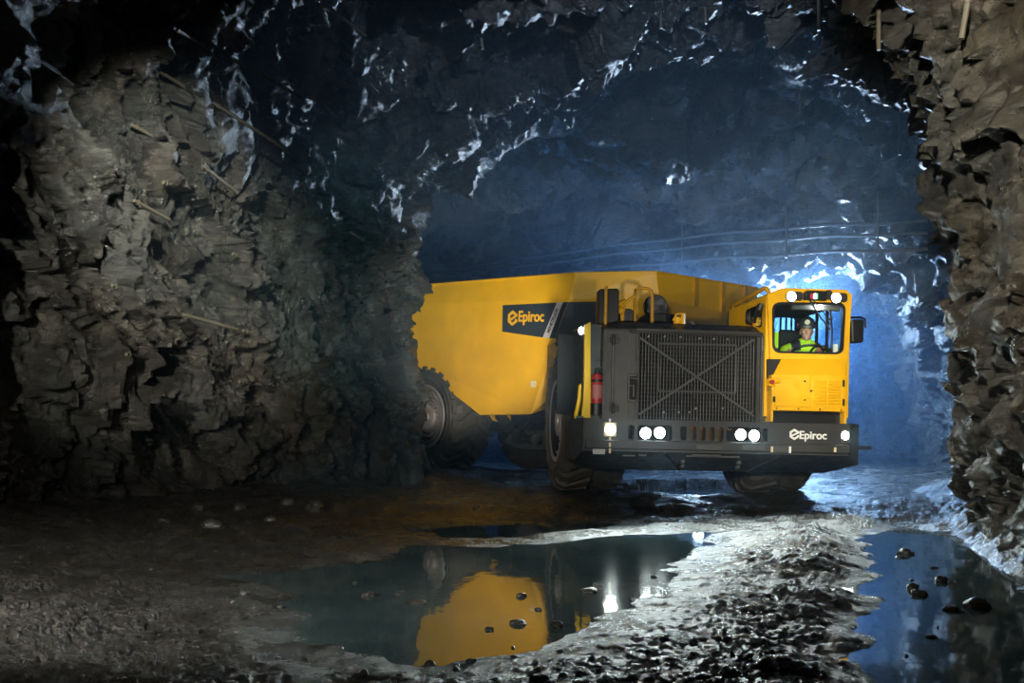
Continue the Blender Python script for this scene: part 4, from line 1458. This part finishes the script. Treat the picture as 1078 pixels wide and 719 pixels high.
def link_rock(name, P, Q, m):
    used = np.unique(Q)
    mp = np.full(len(P), -1, np.int64); mp[used] = np.arange(len(used))
    me = bpy.data.meshes.new(name)
    q = mp[Q].astype(np.int32)
    me.vertices.add(len(used)); me.vertices.foreach_set('co', P[used].astype(np.float32).ravel())
    me.loops.add(q.size); me.loops.foreach_set('vertex_index', q.ravel())
    me.polygons.add(len(q)); me.polygons.foreach_set('loop_start', np.arange(0, q.size, 4, dtype=np.int32))
    me.update(calc_edges=True)
    me.materials.append(m)
    me.shade_smooth()
    try: me.set_sharp_from_angle(angle=R(38))
    except Exception: pass
    o = bpy.data.objects.new(name, me)
    COL.objects.link(o)
    tag(o, kind='structure')
    return o

def rock_material():
    m = mat('wet_blasted_rock', (.06, .06, .055), .5)
    g = NG(m)
    v = g.pos()
    big = g.noise(v, .55, 4, .6, .4)
    med = g.noise(v, 3.2, 8, .68, .3)
    c = g.ramp(med, [(.30, (.006, .007, .007)), (.52, (.027, .029, .027)), (.74, (.095, .096, .085))])
    c2 = g.ramp(med, [(.30, (.011, .009, .007)), (.55, (.046, .037, .026)), (.76, (.12, .10, .07))])
    mx = g.n('ShaderNodeMix', data_type='RGBA')
    g.l(g.ramp(big, [(.45, (0, 0, 0)), (.66, (1, 1, 1))]), mx.inputs[0])
    g.l(c, mx.inputs[6]); g.l(c2, mx.inputs[7])
    g.l(mx.outputs[2], g.b.inputs['Base Color'])
    g.l(g.ramp(g.noise(v, 1.8, 6, .65), [(.35, (.16,) * 3), (.65, (.46,) * 3)]), g.b.inputs['Roughness'])
    g.b.inputs['Specular IOR Level'].default_value = .85
    sv = g.pos(scale=(.7, 1.4, 2.6), rot=(R(52), R(-22), R(62)))
    vor = g.n('ShaderNodeTexVoronoi', feature='F1', distance='CHEBYCHEV')
    vor.inputs['Scale'].default_value = 5.5
    vor.inputs['Randomness'].default_value = 1.0
    g.l(sv, vor.inputs['Vector'])
    b1 = g.bump(vor.outputs['Distance'], .55, .10)
    b2 = g.bump(g.noise(sv, 9, 10, .74, .2), 1.0, .11, b1)
    b3 = g.bump(g.noise(v, 40, 7, .72), .8, .024, b2)
    g.l(b3, g.b.inputs['Normal'])
    return m
M['rock'] = rock_material()

def split_rock(P, Q, N, back=False):
    c = P[Q].mean(1); n = N[Q].mean(1)
    up = (n[:, 2] < -.55) & (c[:, 2] > 2.6)
    right = (~up) & (n[:, 0] < -.05)
    left = (~up) & (~right)
    return up, left, right

NEAR_P, NEAR_Q, NEAR_N = rock_shell((-7.2, -3.0, -.65), (8.2, 15.6, 7.6), .052, True)
FAR_P, FAR_Q, FAR_N = rock_shell((-14.0, 15.2, -.65), (17.0, 38.0, 7.6), .11, True)
keep = NEAR_P[NEAR_Q].mean(1)[:, 1] < 15.5
NEAR_Q = NEAR_Q[keep]
keep = FAR_P[FAR_Q].mean(1)[:, 1] > 15.40
FAR_Q = FAR_Q[keep]
keep = FAR_N[FAR_Q].mean(1)[:, 2] < .75
FAR_Q = FAR_Q[keep]
keep = NEAR_N[NEAR_Q].mean(1)[:, 2] < .75
NEAR_Q = NEAR_Q[keep]
up, left, right = split_rock(NEAR_P, NEAR_Q, NEAR_N)
rocks = []
rocks.append(link_rock('ceiling', NEAR_P, NEAR_Q[up], M['rock']))
rocks.append(link_rock('wall_left', NEAR_P, NEAR_Q[left], M['rock']))
rocks.append(link_rock('wall_right', NEAR_P, NEAR_Q[right], M['rock']))
up, left, right = split_rock(FAR_P, FAR_Q, FAR_N)
rocks.append(link_rock('ceiling_back', FAR_P, FAR_Q[up], M['rock']))
rocks.append(link_rock('wall_back', FAR_P, FAR_Q[~up], M['rock']))

# ---------------------------------------------------------------- floor, with ruts, ridge and puddle hollows
def flat(px, py):                       # a water-level point seen at this place of the photograph
    p = at(px, py, EYE.z * F_PX / (py - HZ))
    return (p.x, p.y)
POOL_LEFT = [flat(*p) for p in ((232, 606), (330, 598), (400, 592), (440, 574), (520, 577), (600, 569), (680, 562), (752, 560), (744, 574), (708, 600), (684, 622), (648, 648), (604, 672), (560, 690), (470, 704), (405, 702), (345, 690), (326, 668), (345, 648), (318, 628))]
POOL_MID = [flat(*p) for p in ((430, 556), (500, 548), (600, 545), (660, 552), (640, 557), (560, 562), (470, 566))]
POOL_RIGHT = [flat(*p) for p in ((908, 562), (960, 556), (1000, 563), (1030, 580), (1085, 612), (1110, 640), (1110, 735), (945, 735), (925, 715), (902, 690), (896, 668), (912, 640), (925, 622), (915, 600))]
POOL_TRUCK = [flat(*p) for p in ((640, 538), (690, 531), (770, 530), (770, 537), (700, 543))]
POOL_BACK = [(1.6, 13.4), (2.4, 12.6), (3.2, 14.2), (4.0, 14.7), (4.3, 15.4), (3.2, 15.9), (2.0, 15.3)]

def poly_dist(X, Y, poly):
    """signed distance to a closed outline, negative inside"""
    d = np.full(X.shape, 1e9, np.float32)
    ins = np.zeros(X.shape, bool)
    n = len(poly)
    for i in range(n):
        x0, y0 = poly[i - 1]; x1, y1 = poly[i]
        ex, ey = x1 - x0, y1 - y0
        t = np.clip(((X - x0) * ex + (Y - y0) * ey) / (ex * ex + ey * ey + 1e-9), 0, 1)
        d = np.minimum(d, np.hypot(X - x0 - t * ex, Y - y0 - t * ey))
        c = (y0 > Y) != (y1 > Y)
        with np.errstate(divide='ignore', invalid='ignore'):
            ins ^= c & (X < x0 + (Y - y0) * ex / np.where(ey == 0, 1e-9, ey))
    return np.where(ins, -d, d)

def floor_height(X, Y):
    X = X.astype(np.float32); Y = Y.astype(np.float32)
    Pn = np.stack([X, Y, np.zeros_like(X)], 1)
    wob = .10 * vnoise(Pn * 2.1, 500) + .05 * vnoise(Pn * 5.5, 501) + .03 * vnoise(Pn * 12, 502)
    h = np.full(X.shape, .5, np.float32)
    for poly, slope, cap, dep in ((POOL_LEFT, .085, .16, .05), (POOL_MID, .06, .16, .035), (POOL_RIGHT, .20, .24, .07), (POOL_BACK, .06, .2, .03)):
        s = poly_dist(X, Y, poly) + wob
        v = np.where(s < 0, np.maximum(s * .35, -dep), cap * (1 - np.exp(-np.maximum(s, 0) * slope / cap)))
        h = np.minimum(h, v)
    # the standing of the truck, and the ground rising to the back
    pad = .17 + .012 * np.clip(Y - 12.5, 0, 3) + .10 * np.clip((Y - 14.6) / 2.2, 0, 1) * np.clip((1.5 - X) / 2.5, 0, 1)
    k = np.clip((Y - 10.2) / 2.0, 0, 1); k = k * k * (3 - 2 * k)
    inpool = poly_dist(X, Y, POOL_BACK) + 2.2 * wob
    h = np.where(inpool < .25, np.minimum(h * .6, .12 * (1 - k) + .04), h * (1 - k) + pad * k)
    # rubble banked against the left wall
    lw = lerp_tab(Y, T_LEFT)
    bank = np.clip(1 - (X - lw) / 1.5, 0, 1)
    h += .13 * bank ** 2
    rw_ = lerp_tab(Y, T_RIGHT)
    bank = np.clip(1 - (rw_ - X) / .35, 0, 1) * np.clip((Y - 2) / 2, 0, 1)
    h += .16 * bank * (Y < 13)
    # clods, wheel churned mud, grit
    dry = np.clip((h + .01) / .07, 0.04, 1)
    rough = np.ones_like(X)
    lump = .034 * vnoise(Pn * np.array([1.9, 1.5, 1], np.float32), 510) + .018 * vnoise(Pn * 4.2, 511)
    cl = np.maximum(facets(Pn * np.array([6.5, 6.0, 1], np.float32), 520, .9, .8), -.25)
    cl2 = np.maximum(facets(Pn * np.array([17., 15., 1], np.float32), 540, .9, .9), -.3)
    grit = facets(Pn * np.array([38., 34., 1], np.float32), 560, .9, 1.0)
    near = np.clip((13 - Y) / 3, .25, 1)
    h += dry * (lump + near * (.014 * cl + .014 * cl2 + .011 * grit))
    return h

def floor_grid():
    ys = [2.6]
    while ys[-1] < 15.5: ys.append(ys[-1] * 1.0042)
    while ys[-1] < 38: ys.append(ys[-1] * 1.010)
    ys = np.array(ys, np.float32)
    us = np.linspace(-1, 1, 900).astype(np.float32)
    lo_ = np.interp(ys, [2.6, 6, 12, 20, 38], [-3.0, -6.6, -6.8, -14, -14])
    hi_ = np.interp(ys, [2.6, 6, 12, 20, 38], [3.0, 5.2, 7.5, 14, 16])
    X = lo_[:, None] + (hi_ - lo_)[:, None] * (us[None, :] + 1) / 2
    Y = np.repeat(ys[:, None], len(us), 1)
    H = floor_height(X.ravel(), Y.ravel())
    P = np.stack([X.ravel(), Y.ravel(), H], 1)
    r, c = len(ys), len(us)
    i = np.arange(r * c).reshape(r, c)
    Q = np.stack([i[:-1, :-1], i[:-1, 1:], i[1:, 1:], i[1:, :-1]], -1).reshape(-1, 4)
    return P, Q
FP, FQ = floor_grid()

def mud_material():
    m = mat('wet_mud_and_gravel', (.04, .038, .034), .45)
    g = NG(m)
    v = g.pos()
    med = g.noise(v, 6, 8, .7)
    c = g.ramp(med, [(.32, (.009, .0088, .008)), (.55, (.026, .025, .022)), (.74, (.07, .066, .056))])
    c2 = g.ramp(med, [(.32, (.010, .009, .007)), (.6, (.030, .026, .020)), (.75, (.07, .058, .044))])
    mx = g.n('ShaderNodeMix', data_type='RGBA')
    g.l(g.ramp(g.noise(v, 1.1, 5, .6), [(.5, (0, 0, 0)), (.7, (1, 1, 1))]), mx.inputs[0])
    g.l(c, mx.inputs[6]); g.l(c2, mx.inputs[7])
    g.l(mx.outputs[2], g.b.inputs['Base Color'])
    g.l(g.ramp(g.noise(v, 3.1, 6, .65), [(.34, (.12,) * 3), (.66, (.42,) * 3)]), g.b.inputs['Roughness'])
    g.b.inputs['Specular IOR Level'].default_value = .7
    b1 = g.bump(g.noise(v, 18, 9, .75), 1.0, .045)
    vor = g.n('ShaderNodeTexVoronoi'); vor.inputs['Scale'].default_value = 48
    g.l(v, vor.inputs['Vector'])
    b2 = g.bump(vor.outputs['Distance'], .7, .014, b1)
    b3 = g.bump(g.noise(v, 120, 4, .7), .5, .004, b2)
    g.l(b3, g.b.inputs['Normal'])
    return m
M['mud'] = mud_material()
floor_o = link_rock('floor', FP, FQ, M['mud'])

def water_material(sc=5.0, st=.16, ds=.010):
    m = mat('murky_water', (.012, .020, .021), .04, spec=.5)
    g = NG(m)
    g.b.inputs['IOR'].default_value = 1.33
    v = g.pos(scale=(1, .5, 1))
    g.l(g.bump(g.noise(v, sc, 3, .5), st, ds), g.b.inputs['Normal'])
    g.l(g.ramp(g.noise(v, 2.0, 5, .6), [(.4, (.026, .044, .048)), (.7, (.055, .078, .078))]), g.b.inputs['Base Color'])
    return m
M['water'] = water_material()
M['water_rippled'] = water_material(6.0, .8, .05)
def grow(poly, d):
    c = Vector((sum(p[0] for p in poly) / len(poly), sum(p[1] for p in poly) / len(poly)))
    return [tuple(Vector(p) + (Vector(p) - c).normalized() * d) for p in poly]
for nm, poly, gr, lb in (('left', POOL_LEFT, .45, 'large still puddle mirroring the yellow dump box'),
                         ('mid', POOL_MID, .35, 'narrow pool of water just before the near front tyre'),
                         ('right', POOL_RIGHT, .35, 'dark puddle along the foot of the right rock wall'),
                         ('back', POOL_BACK, .3, 'bright wet floor behind and beneath the truck')):
    z = .055 if nm == 'back' else 0.0
    g_ = grow(poly, gr)
    bm = bmesh.new()
    vs = [bm.verts.new((p[0], p[1], z)) for p in g_]
    f = bm.faces.new(vs)
    if f.normal.z < 0: f.normal_flip()
    bmesh.ops.triangulate(bm, faces=bm.faces)
    me = bpy.data.meshes.new('puddle'); bm.to_mesh(me); bm.free()
    me.materials.append(M['water_rippled'] if nm == 'back' else M['water'])
    o = bpy.data.objects.new('puddle', me); COL.objects.link(o)
    tag(o, lb, 'puddle', kind='stuff')
# ================================================================== BOLTS, CABLES, STONES
ORD = ['first', 'second', 'third', 'fourth', 'fifth', 'sixth', 'seventh', 'eighth', 'ninth', 'tenth', 'eleventh', 'twelfth', 'thirteenth',
       'fourteenth', 'fifteenth', 'sixteenth', 'seventeenth', 'eighteenth', 'nineteenth', 'twentieth', 'twenty-first', 'twenty-second', 'twenty-third', 'twenty-fourth']
def bvh_of(P, Q):
    return BVHTree.FromPolygons([tuple(p) for p in P], [tuple(q) for q in Q])
BV_NEAR, BV_FAR, BV_FLOOR = bvh_of(NEAR_P, NEAR_Q), bvh_of(FAR_P, FAR_Q), bvh_of(FP, FQ)
def rock_at(px, py):
    """depth of the first rock met along the line of sight"""
    d = ray(px, py)
    L = d.length
    out = 1e9
    for bv in (BV_NEAR, BV_FAR):
        h = bv.ray_cast(EYE, d / L)
        if h[0] is not None: out = min(out, h[3] / L)
    return out if out < 1e8 else 12.0

def rod(p, q, r, name, label, cat, group, mt):
    p, q = Vector(p), Vector(q)
    b = MB()
    n = max(2, int((q - p).length / .10))
    pts = [p.lerp(q, k / n) - p for k in range(n + 1)]
    b.tube(pts, [r * (1.0 + .10 * (k % 2)) for k in range(n + 1)], 8)
    d = (q - p).normalized()
    b.cyl(d * .05, d * .08, r * 1.5, 6)
    o = obj(name, b, mt, loc=p)
    return tag(o, label, cat, group)

WALL_BOLTS = [((182, 29), (222, 51)), ((168, 75), (203, 97)), ((246, 63), (318, 103)), ((224, 108), (305, 160)), ((138, 131), (188, 158)),
              ((141, 211), (178, 231)), ((214, 175), (250, 203)), ((204, 243), (226, 254)), ((245, 267), (272, 281)), ((192, 331), (250, 347)),
              ((256, 348), (284, 357)), ((133, 373), (157, 377)), ((368, 244), (392, 258)), ((314, 38), (345, 56)), ((338, 2), (385, 38)),
              ((252, 402), (282, 406)), ((172, 192), (190, 198)), ((118, 300), (132, 308))]
WALL_BOLTS.sort(key=lambda b_: b_[0][1])
for k, (a, c) in enumerate(WALL_BOLTS):
    da, dc = rock_at(*a), rock_at(*c)
    d = min(da, dc, rock_at((a[0] + c[0]) / 2, (a[1] + c[1]) / 2))
    d0 = d - .10
    d1 = min(dc + .12, d0 + .5)
    rod(at(*a, d0), at(*c, d1), .019, 'rock_bolt', 'rusty steel bolt rod on the left rock wall, %s from the top' % ORD[k], 'rock bolt', 'bolt rods on the left rock wall', M['bolt'])
HANG = [((862, -6), (862, 32)), ((925, -8), (925, 53)), ((1021, 0), (1012, 41)), ((796, 50), (795, 80)), ((802, 52), (801, 82)), ((842, 97), (842, 119)),
        ((947, 119), (947, 163)), ((810, 104), (810, 113)), ((878, 112), (879, 127)), ((695, 8), (696, 30)), ((633, 34), (633, 48)), ((502, 22), (508, 52)), ((742, 2), (743, 25))]
HANG.sort(key=lambda b_: b_[0][0])
for k, (a, c) in enumerate(HANG):
    d = rock_at(a[0], a[1] + 4)
    rod(at(a[0], a[1] - 10, d), at(*c, d), .017, 'roof_bolt', 'steel roof bolt hanging from the rock ceiling, %s from the left wall' % ORD[k], 'roof bolt', 'roof bolts in the tunnel ceiling', M['bolt'])
ARCH_B = [((793, 295), (790, 306)), ((857, 284), (863, 271)), ((898, 293), (909, 284)), ((929, 313), (938, 298)), ((930, 356), (936, 346)), ((946, 362), (951, 356)),
          ((752, 274), (754, 264)), ((772, 276), (774, 265)), ((806, 283), (811, 273)), ((820, 284), (824, 272)), ((700, 268), (702, 260))]
ARCH_B.sort(key=lambda b_: b_[0][0])
for k, (a, c) in enumerate(ARCH_B):
    d = rock_at(*a)
    rod(at(*a, d + .1), at(*c, d - .25), .035, 'arch_bolt', 'bolt end round the far drift mouth behind the truck, %s from the left' % ORD[k], 'rock bolt', 'bolt ends round the far drift mouth', M['bolt'])

# three cables slung across the far wall, on hangers
CAB = [((978, 233), (430, 291)), ((978, 245), (430, 297)), ((978, 262), (430, 306))]
CL = ['topmost', 'middle', 'lowest']
for k, (a, c) in enumerate(CAB):
    n = 40
    pts = []
    for i in range(n + 1):
        t = i / n
        x = a[0] + (c[0] - a[0]) * t
        d = 16.2 + 7.0 * t
        s = 3.2 * t * t + (1 - t) * .0
        y = a[1] + (c[1] - a[1]) * (t ** 1.7)
        pts.append(at(x, y, d) + Vector((0, 0, -.03 * math.sin(t * math.pi * 5) ** 2)))
    o = obj('cable', MB().tube([p - pts[0] for p in pts], .032, 8), M['cable'], loc=pts[0])
    tag(o, 'long black cable slung across the far blue rock wall, %s of three' % CL[k], 'cable', 'cables across the far wall')
    if k == 0: top_c = pts
    if k == 2: low_c = pts
for k, px in enumerate((930, 822, 720)):
    t = (978 - px) / (978 - 430.)
    i = int(round(t * 40))
    p, q = low_c[i] + Vector((0, -.04, -.06)), top_c[i] + Vector((0, -.04, .55))
    o = obj('cable_hanger', MB().tube([Vector((0, 0, 0)), q - p], .018, 6), M['cable'], loc=p)
    tag(o, 'thin rod the three far cables hang from, %s from the right rock wall' % ORD[k], 'hanger', 'cable hangers')

# stones standing in the puddles and at the wall foot
def stone_mesh(seed, w, flat_, n=3):
    bm = bmesh.new()
    bmesh.ops.create_icosphere(bm, subdivisions=n, radius=1)
    P = np.array([v.co[:] for v in bm.verts], np.float32)
    f = facets(P * .9 + seed * 7.7, 900 + seed, 1.0, .7) * .30 + facets(P * 2.2 + seed * 3.1, 950 + seed, 1.0, .7) * .12
    rr = random.Random(seed)
    sx, sy, sz = w / 2, w / 2 * rr.uniform(.6, .95), w / 2 * flat_
    for v, k in zip(bm.verts, f):
        v.co = v.co * (1 + float(k))
        v.co = Vector((v.co.x * sx, v.co.y * sy, v.co.z * sz))
    bmesh.ops.rotate(bm, verts=bm.verts, cent=(0, 0, 0), matrix=Matrix.Rotation(rr.uniform(0, 6.28), 3, 'Z'))
    me = bpy.data.meshes.new('stone'); bm.to_mesh(me); bm.free()
    me.materials.append(M['stone'])
    me.shade_smooth()
    try: me.set_sharp_from_angle(angle=R(32))
    except Exception: pass
    return me
def stone_material():
    m = mat('wet_stone', (.04, .04, .036), .35)
    g = NG(m)
    v = g.pos(obj=True)
    g.l(g.ramp(g.noise(v, 9, 7, .68), [(.32, (.012, .012, .011)), (.7, (.060, .058, .052))]), g.b.inputs['Base Color'])
    g.l(g.bump(g.noise(v, 30, 6, .7), .6, .012), g.b.inputs['Normal'])
    return m
M['stone'] = stone_material()
def floor_z(x, y):
    h = BV_FLOOR.ray_cast(Vector((x, y, 3)), Vector((0, 0, -1)))
    return h[0].z if h[0] is not None else 0.0
def stones(lst, label, group, zmin=None, sd=0):
    lst = sorted(lst, key=lambda s_: -s_[1])
    for k, (px, py, w, fl_) in enumerate(lst):
        d = EYE.z * F_PX / (py - HZ)
        if zmin is None:
            for _ in range(4):
                p = at(px, py, d); d = (EYE.z - floor_z(p.x, p.y)) * F_PX / (py - HZ)
        p = at(px, py, d)
        W = w * d / F_PX
        z = max(floor_z(p.x, p.y), zmin if zmin is not None else -9)
        me = stone_mesh(sd + k, W, min(.9, fl_ * 1.45), 3 if w > 9 else 2)
        o = bpy.data.objects.new('stone', me); COL.objects.link(o)
        lowz = min(v.co.z for v in me.vertices)
        o.location = (p.x, p.y, z + W * fl_ * .12)
        tag(o, label % ((ORD[k] + ' ') if k else ''), 'stone', group)
stones([(548.6, 628, 13, .35), (567, 642, 9, .35), (545, 657, 18, .35), (586, 660, 19, .4), (621, 622.5, 25, .18), (452.5, 700, 15, .4), (496, 699.5, 13, .35), (480, 711, 9, .8),
        (541, 700, 9, .7), (590, 691.5, 8, .5), (438, 634.5, 24, .15), (515, 663, 12, .3), (540, 682, 6, .4), (688, 607.5, 7, .4), (421, 625, 13, .2), (388, 627, 17, .35), (374, 614, 6, .4)],
       'stone in the large puddle mirroring the dump box, %snearest the viewer', 'stones in the mirror-like puddle', 0.0, 0)
stones([(953, 583, 15, .5), (991, 612, 15, .4), (961, 620, 12, .6), (968, 626, 17, .35), (1002, 642, 17, .3), (1028, 639, 27, .42), (980.5, 671, 11, .3), (954, 691, 6, .5),
        (987, 660.5, 5, .5), (959.5, 611, 6, .4), (1007, 612, 5, .5), (983, 598, 9, .25), (948, 587, 10, .25), (887, 706, 8, .4)],
       'stone in the dark puddle by the right rock wall, %snearest the viewer', 'stones in the right puddle', 0.0, 40)
stones([(331, 541, 20, .8), (303, 536, 15, .5), (208, 543, 16, .7), (345, 526, 16, .6), (224, 556, 22, .5), (285, 549, 12, .6), (172, 552, 14, .6), (252, 540, 13, .6), (382, 521, 12, .7), (395, 514, 14, .7),
        (420, 503, 17, .6), (488, 505, 10, .6)],
       'loose boulder along the left rock wall foot, %snearest the viewer', 'boulders along the left wall', None, 80)
stones([(382, 712, 13, .9), (320, 695, 7, .7), (218, 700, 16, .3), (348, 705, 6, .6), (296, 640, 9, .5), (258, 626, 12, .5), (246, 633, 9, .5), (160, 600, 7, .5), (60, 660, 10, .4), (420, 712, 8, .6)],
       'loose stone on gravel left of the large puddle, %snearest the viewer', 'stones on the left gravel', None, 120)
# ================================================================== LIGHT AND HAZE
w = bpy.data.worlds.new('tunnel_dark'); SC.world = w; w.use_nodes = True
w.node_tree.nodes['Background'].inputs[0].default_value = (.0015, .002, .003, 1)
def aim(o, target):
    o.rotation_euler = (Vector(target) - Vector(o.location)).to_track_quat('-Z', 'Y').to_euler()
def spot(loc, target, energy, angle, col=(1, 1, 1), blend=.6, r=.1):  # serves added fill lamps and the truck's own lamps
    l = bpy.data.lights.new('fill_or_real_lamp', 'SPOT')
    l.energy = energy; l.color = col; l.spot_size = R(angle); l.spot_blend = blend; l.shadow_soft_size = r
    o = bpy.data.objects.new('fill_or_real_lamp', l); o.location = loc; COL.objects.link(o); aim(o, target)
    return o
def point(loc, energy, col=(1, 1, 1), r=.15):
    l = bpy.data.lights.new('fill_or_real_lamp', 'POINT')
    l.energy = energy; l.color = col; l.shadow_soft_size = r
    o = bpy.data.objects.new('fill_or_real_lamp', l); o.location = loc; COL.objects.link(o)
    return o
BLUE = (.10, .36, 1.0)
WHITE = (.50, .70, 1.0)
PALE = (.30, .56, 1.0)  # most spots and points below are unseen lamps, added for their light
spot((-2.4, 6.4, 4.6), (-4.1, 12.0, 2.9), 3100, 38, (1.0, .97, .82), .9, .03)       # rakes the left wall from above
spot((-3.5, 1.0, 2.4), (-3.95, 11.5, 2.2), 3500, 22, (1.0, .97, .82), .9, .03)       # and its foot
spot((.4, 1.6, 3.4), (4.7, 8.8, 2.2), 3600, 44, (1.0, .92, .72), .8, .04)           # the right wall
spot((.5, 7.6, .8), (-.9, 15.6, 2.75), 2900, 27, (1.0, .96, .84), .5, .25)        # dump box
spot((-2.4, 8.8, .9), (.45, 12.7, 1.0), 130, 15, (1.0, .95, .85), .6, .05)         # added fill on the near front tyre
spot((.5, 10.8, .6), (-1.6, 16.5, 1.25), 200, 7, (1.0, .95, .9), .4, .05)             # added fill on the rear hub
spot((1.3, 4.5, 1.2), (2.5, 11.2, 1.7), 850, 34, (1.0, .96, .86), .7, .1)           # added front fill on cab and grille
spot((3.0, 4.5, .9), (3.25, 11.2, 1.75), 1100, 10, (1.0, .96, .86), .7, .1)            # cab doors
spot((-.2, 8.6, 1.2), (-1.9, 13.2, 2.9), 560, 44, (.26, .74, .85), .9, .03)         # cool fill added on the rock nose
spot((1.2, 7.4, 4.9), (1.2, 11.5, 6.3), 700, 84, (.60, .76, 1.0), .6, .03)        # crown of the drift
spot((-3.5, 2.6, 1.4), (-1.4, 6.6, 0), 900, 84, (1.0, .96, .84), .9, .03)           # added lamp, grazes the gravel on the left
spot((-1.2, 1.0, 3.4), (-1.9, 6.5, 0), 420, 62, (1.0, .96, .84), .9, .04)           # added fill on the floor before the camera
spot((6.5, 22.0, 2.9), (1.0, 11.5, 8.0), 20000, 60, WHITE, .3, .08)            # streaks along crown and walls
point((6.5, 22.0, 2.8), 1500, PALE, .15)
spot((6.4, 22.6, 3.4), (7.7, 18.6, 3.6), 1300, 64, WHITE, .3, .06)                                           # drift behind the truck
point((1.5, 20.0, 2.6), 160, BLUE, .2)
point((5.4, 18.2, 3.2), 110, PALE, .06)
spot((3.3, 17.3, 2.1), (4.6, 20.6, 5.6), 650, 120, PALE, .4, .04)                  # added out of sight, rakes the far wall and its crown
spot((.9, 9.3, 3.2), (-.9, 13.2, 0), 260, 50, (.25, .66, .9), .9, .05)             # cool light added on the ground by the rock nose
point(MF @ FV(862, 324, .25), 9, (1.0, .97, .9), .03)                                # lamp added inside the cab to brighten the driver
# the truck's own lamps throw light forward and down
for p in LP:
    q = MF @ Vector((p.x, p.y - .08, p.z))
    t = MF @ Vector((p.x - .9, p.y - 7, -.3))
    spot(q, t, 250, 70, (.86, 1.0, .97), .8, .05)
q = MF @ Vector((HP.x, HP.y - .1, HP.z)); spot(q, MF @ Vector((HP.x - 1, HP.y - 7, -.2)), 90, 80, (.86, 1.0, .97), .8, .05)
# unseen lamp low beneath the truck, grazing the wet floor for a glint
spot((2.9, 15.5, .6), (2.6, 9.0, .0), 60, 50, (.5, .75, 1.0), .6, .08)

def haze(name, lo, hi, dens, col, label):
    b = MB().box(lo[0], hi[0], lo[1], hi[1], lo[2], hi[2])
    m = bpy.data.materials.new(name); m.use_nodes = True
    t = m.node_tree; t.nodes.clear()
    o = t.nodes.new('ShaderNodeOutputMaterial'); v = t.nodes.new('ShaderNodeVolumeScatter')
    v.inputs['Color'].default_value = (*col, 1); v.inputs['Density'].default_value = dens; v.inputs['Anisotropy'].default_value = .0
    t.links.new(v.outputs[0], o.inputs['Volume'])
    try: m.cycles.homogeneous_volume = True
    except Exception: pass
    ob = obj(name, b, m, smooth=None)
    tag(ob, label, 'haze', kind='stuff')
    return ob
haze('haze', (-10, 9.8, -.3), (10, 18.6, 7.5), .006, (.50, .75, 1.0), 'thin dusty haze in the air round the truck')
haze('haze', (-14, 18.6, -.3), (17, 37, 7.5), .055, (.26, .52, 1.0), 'blue haze filling the drift behind the truck')
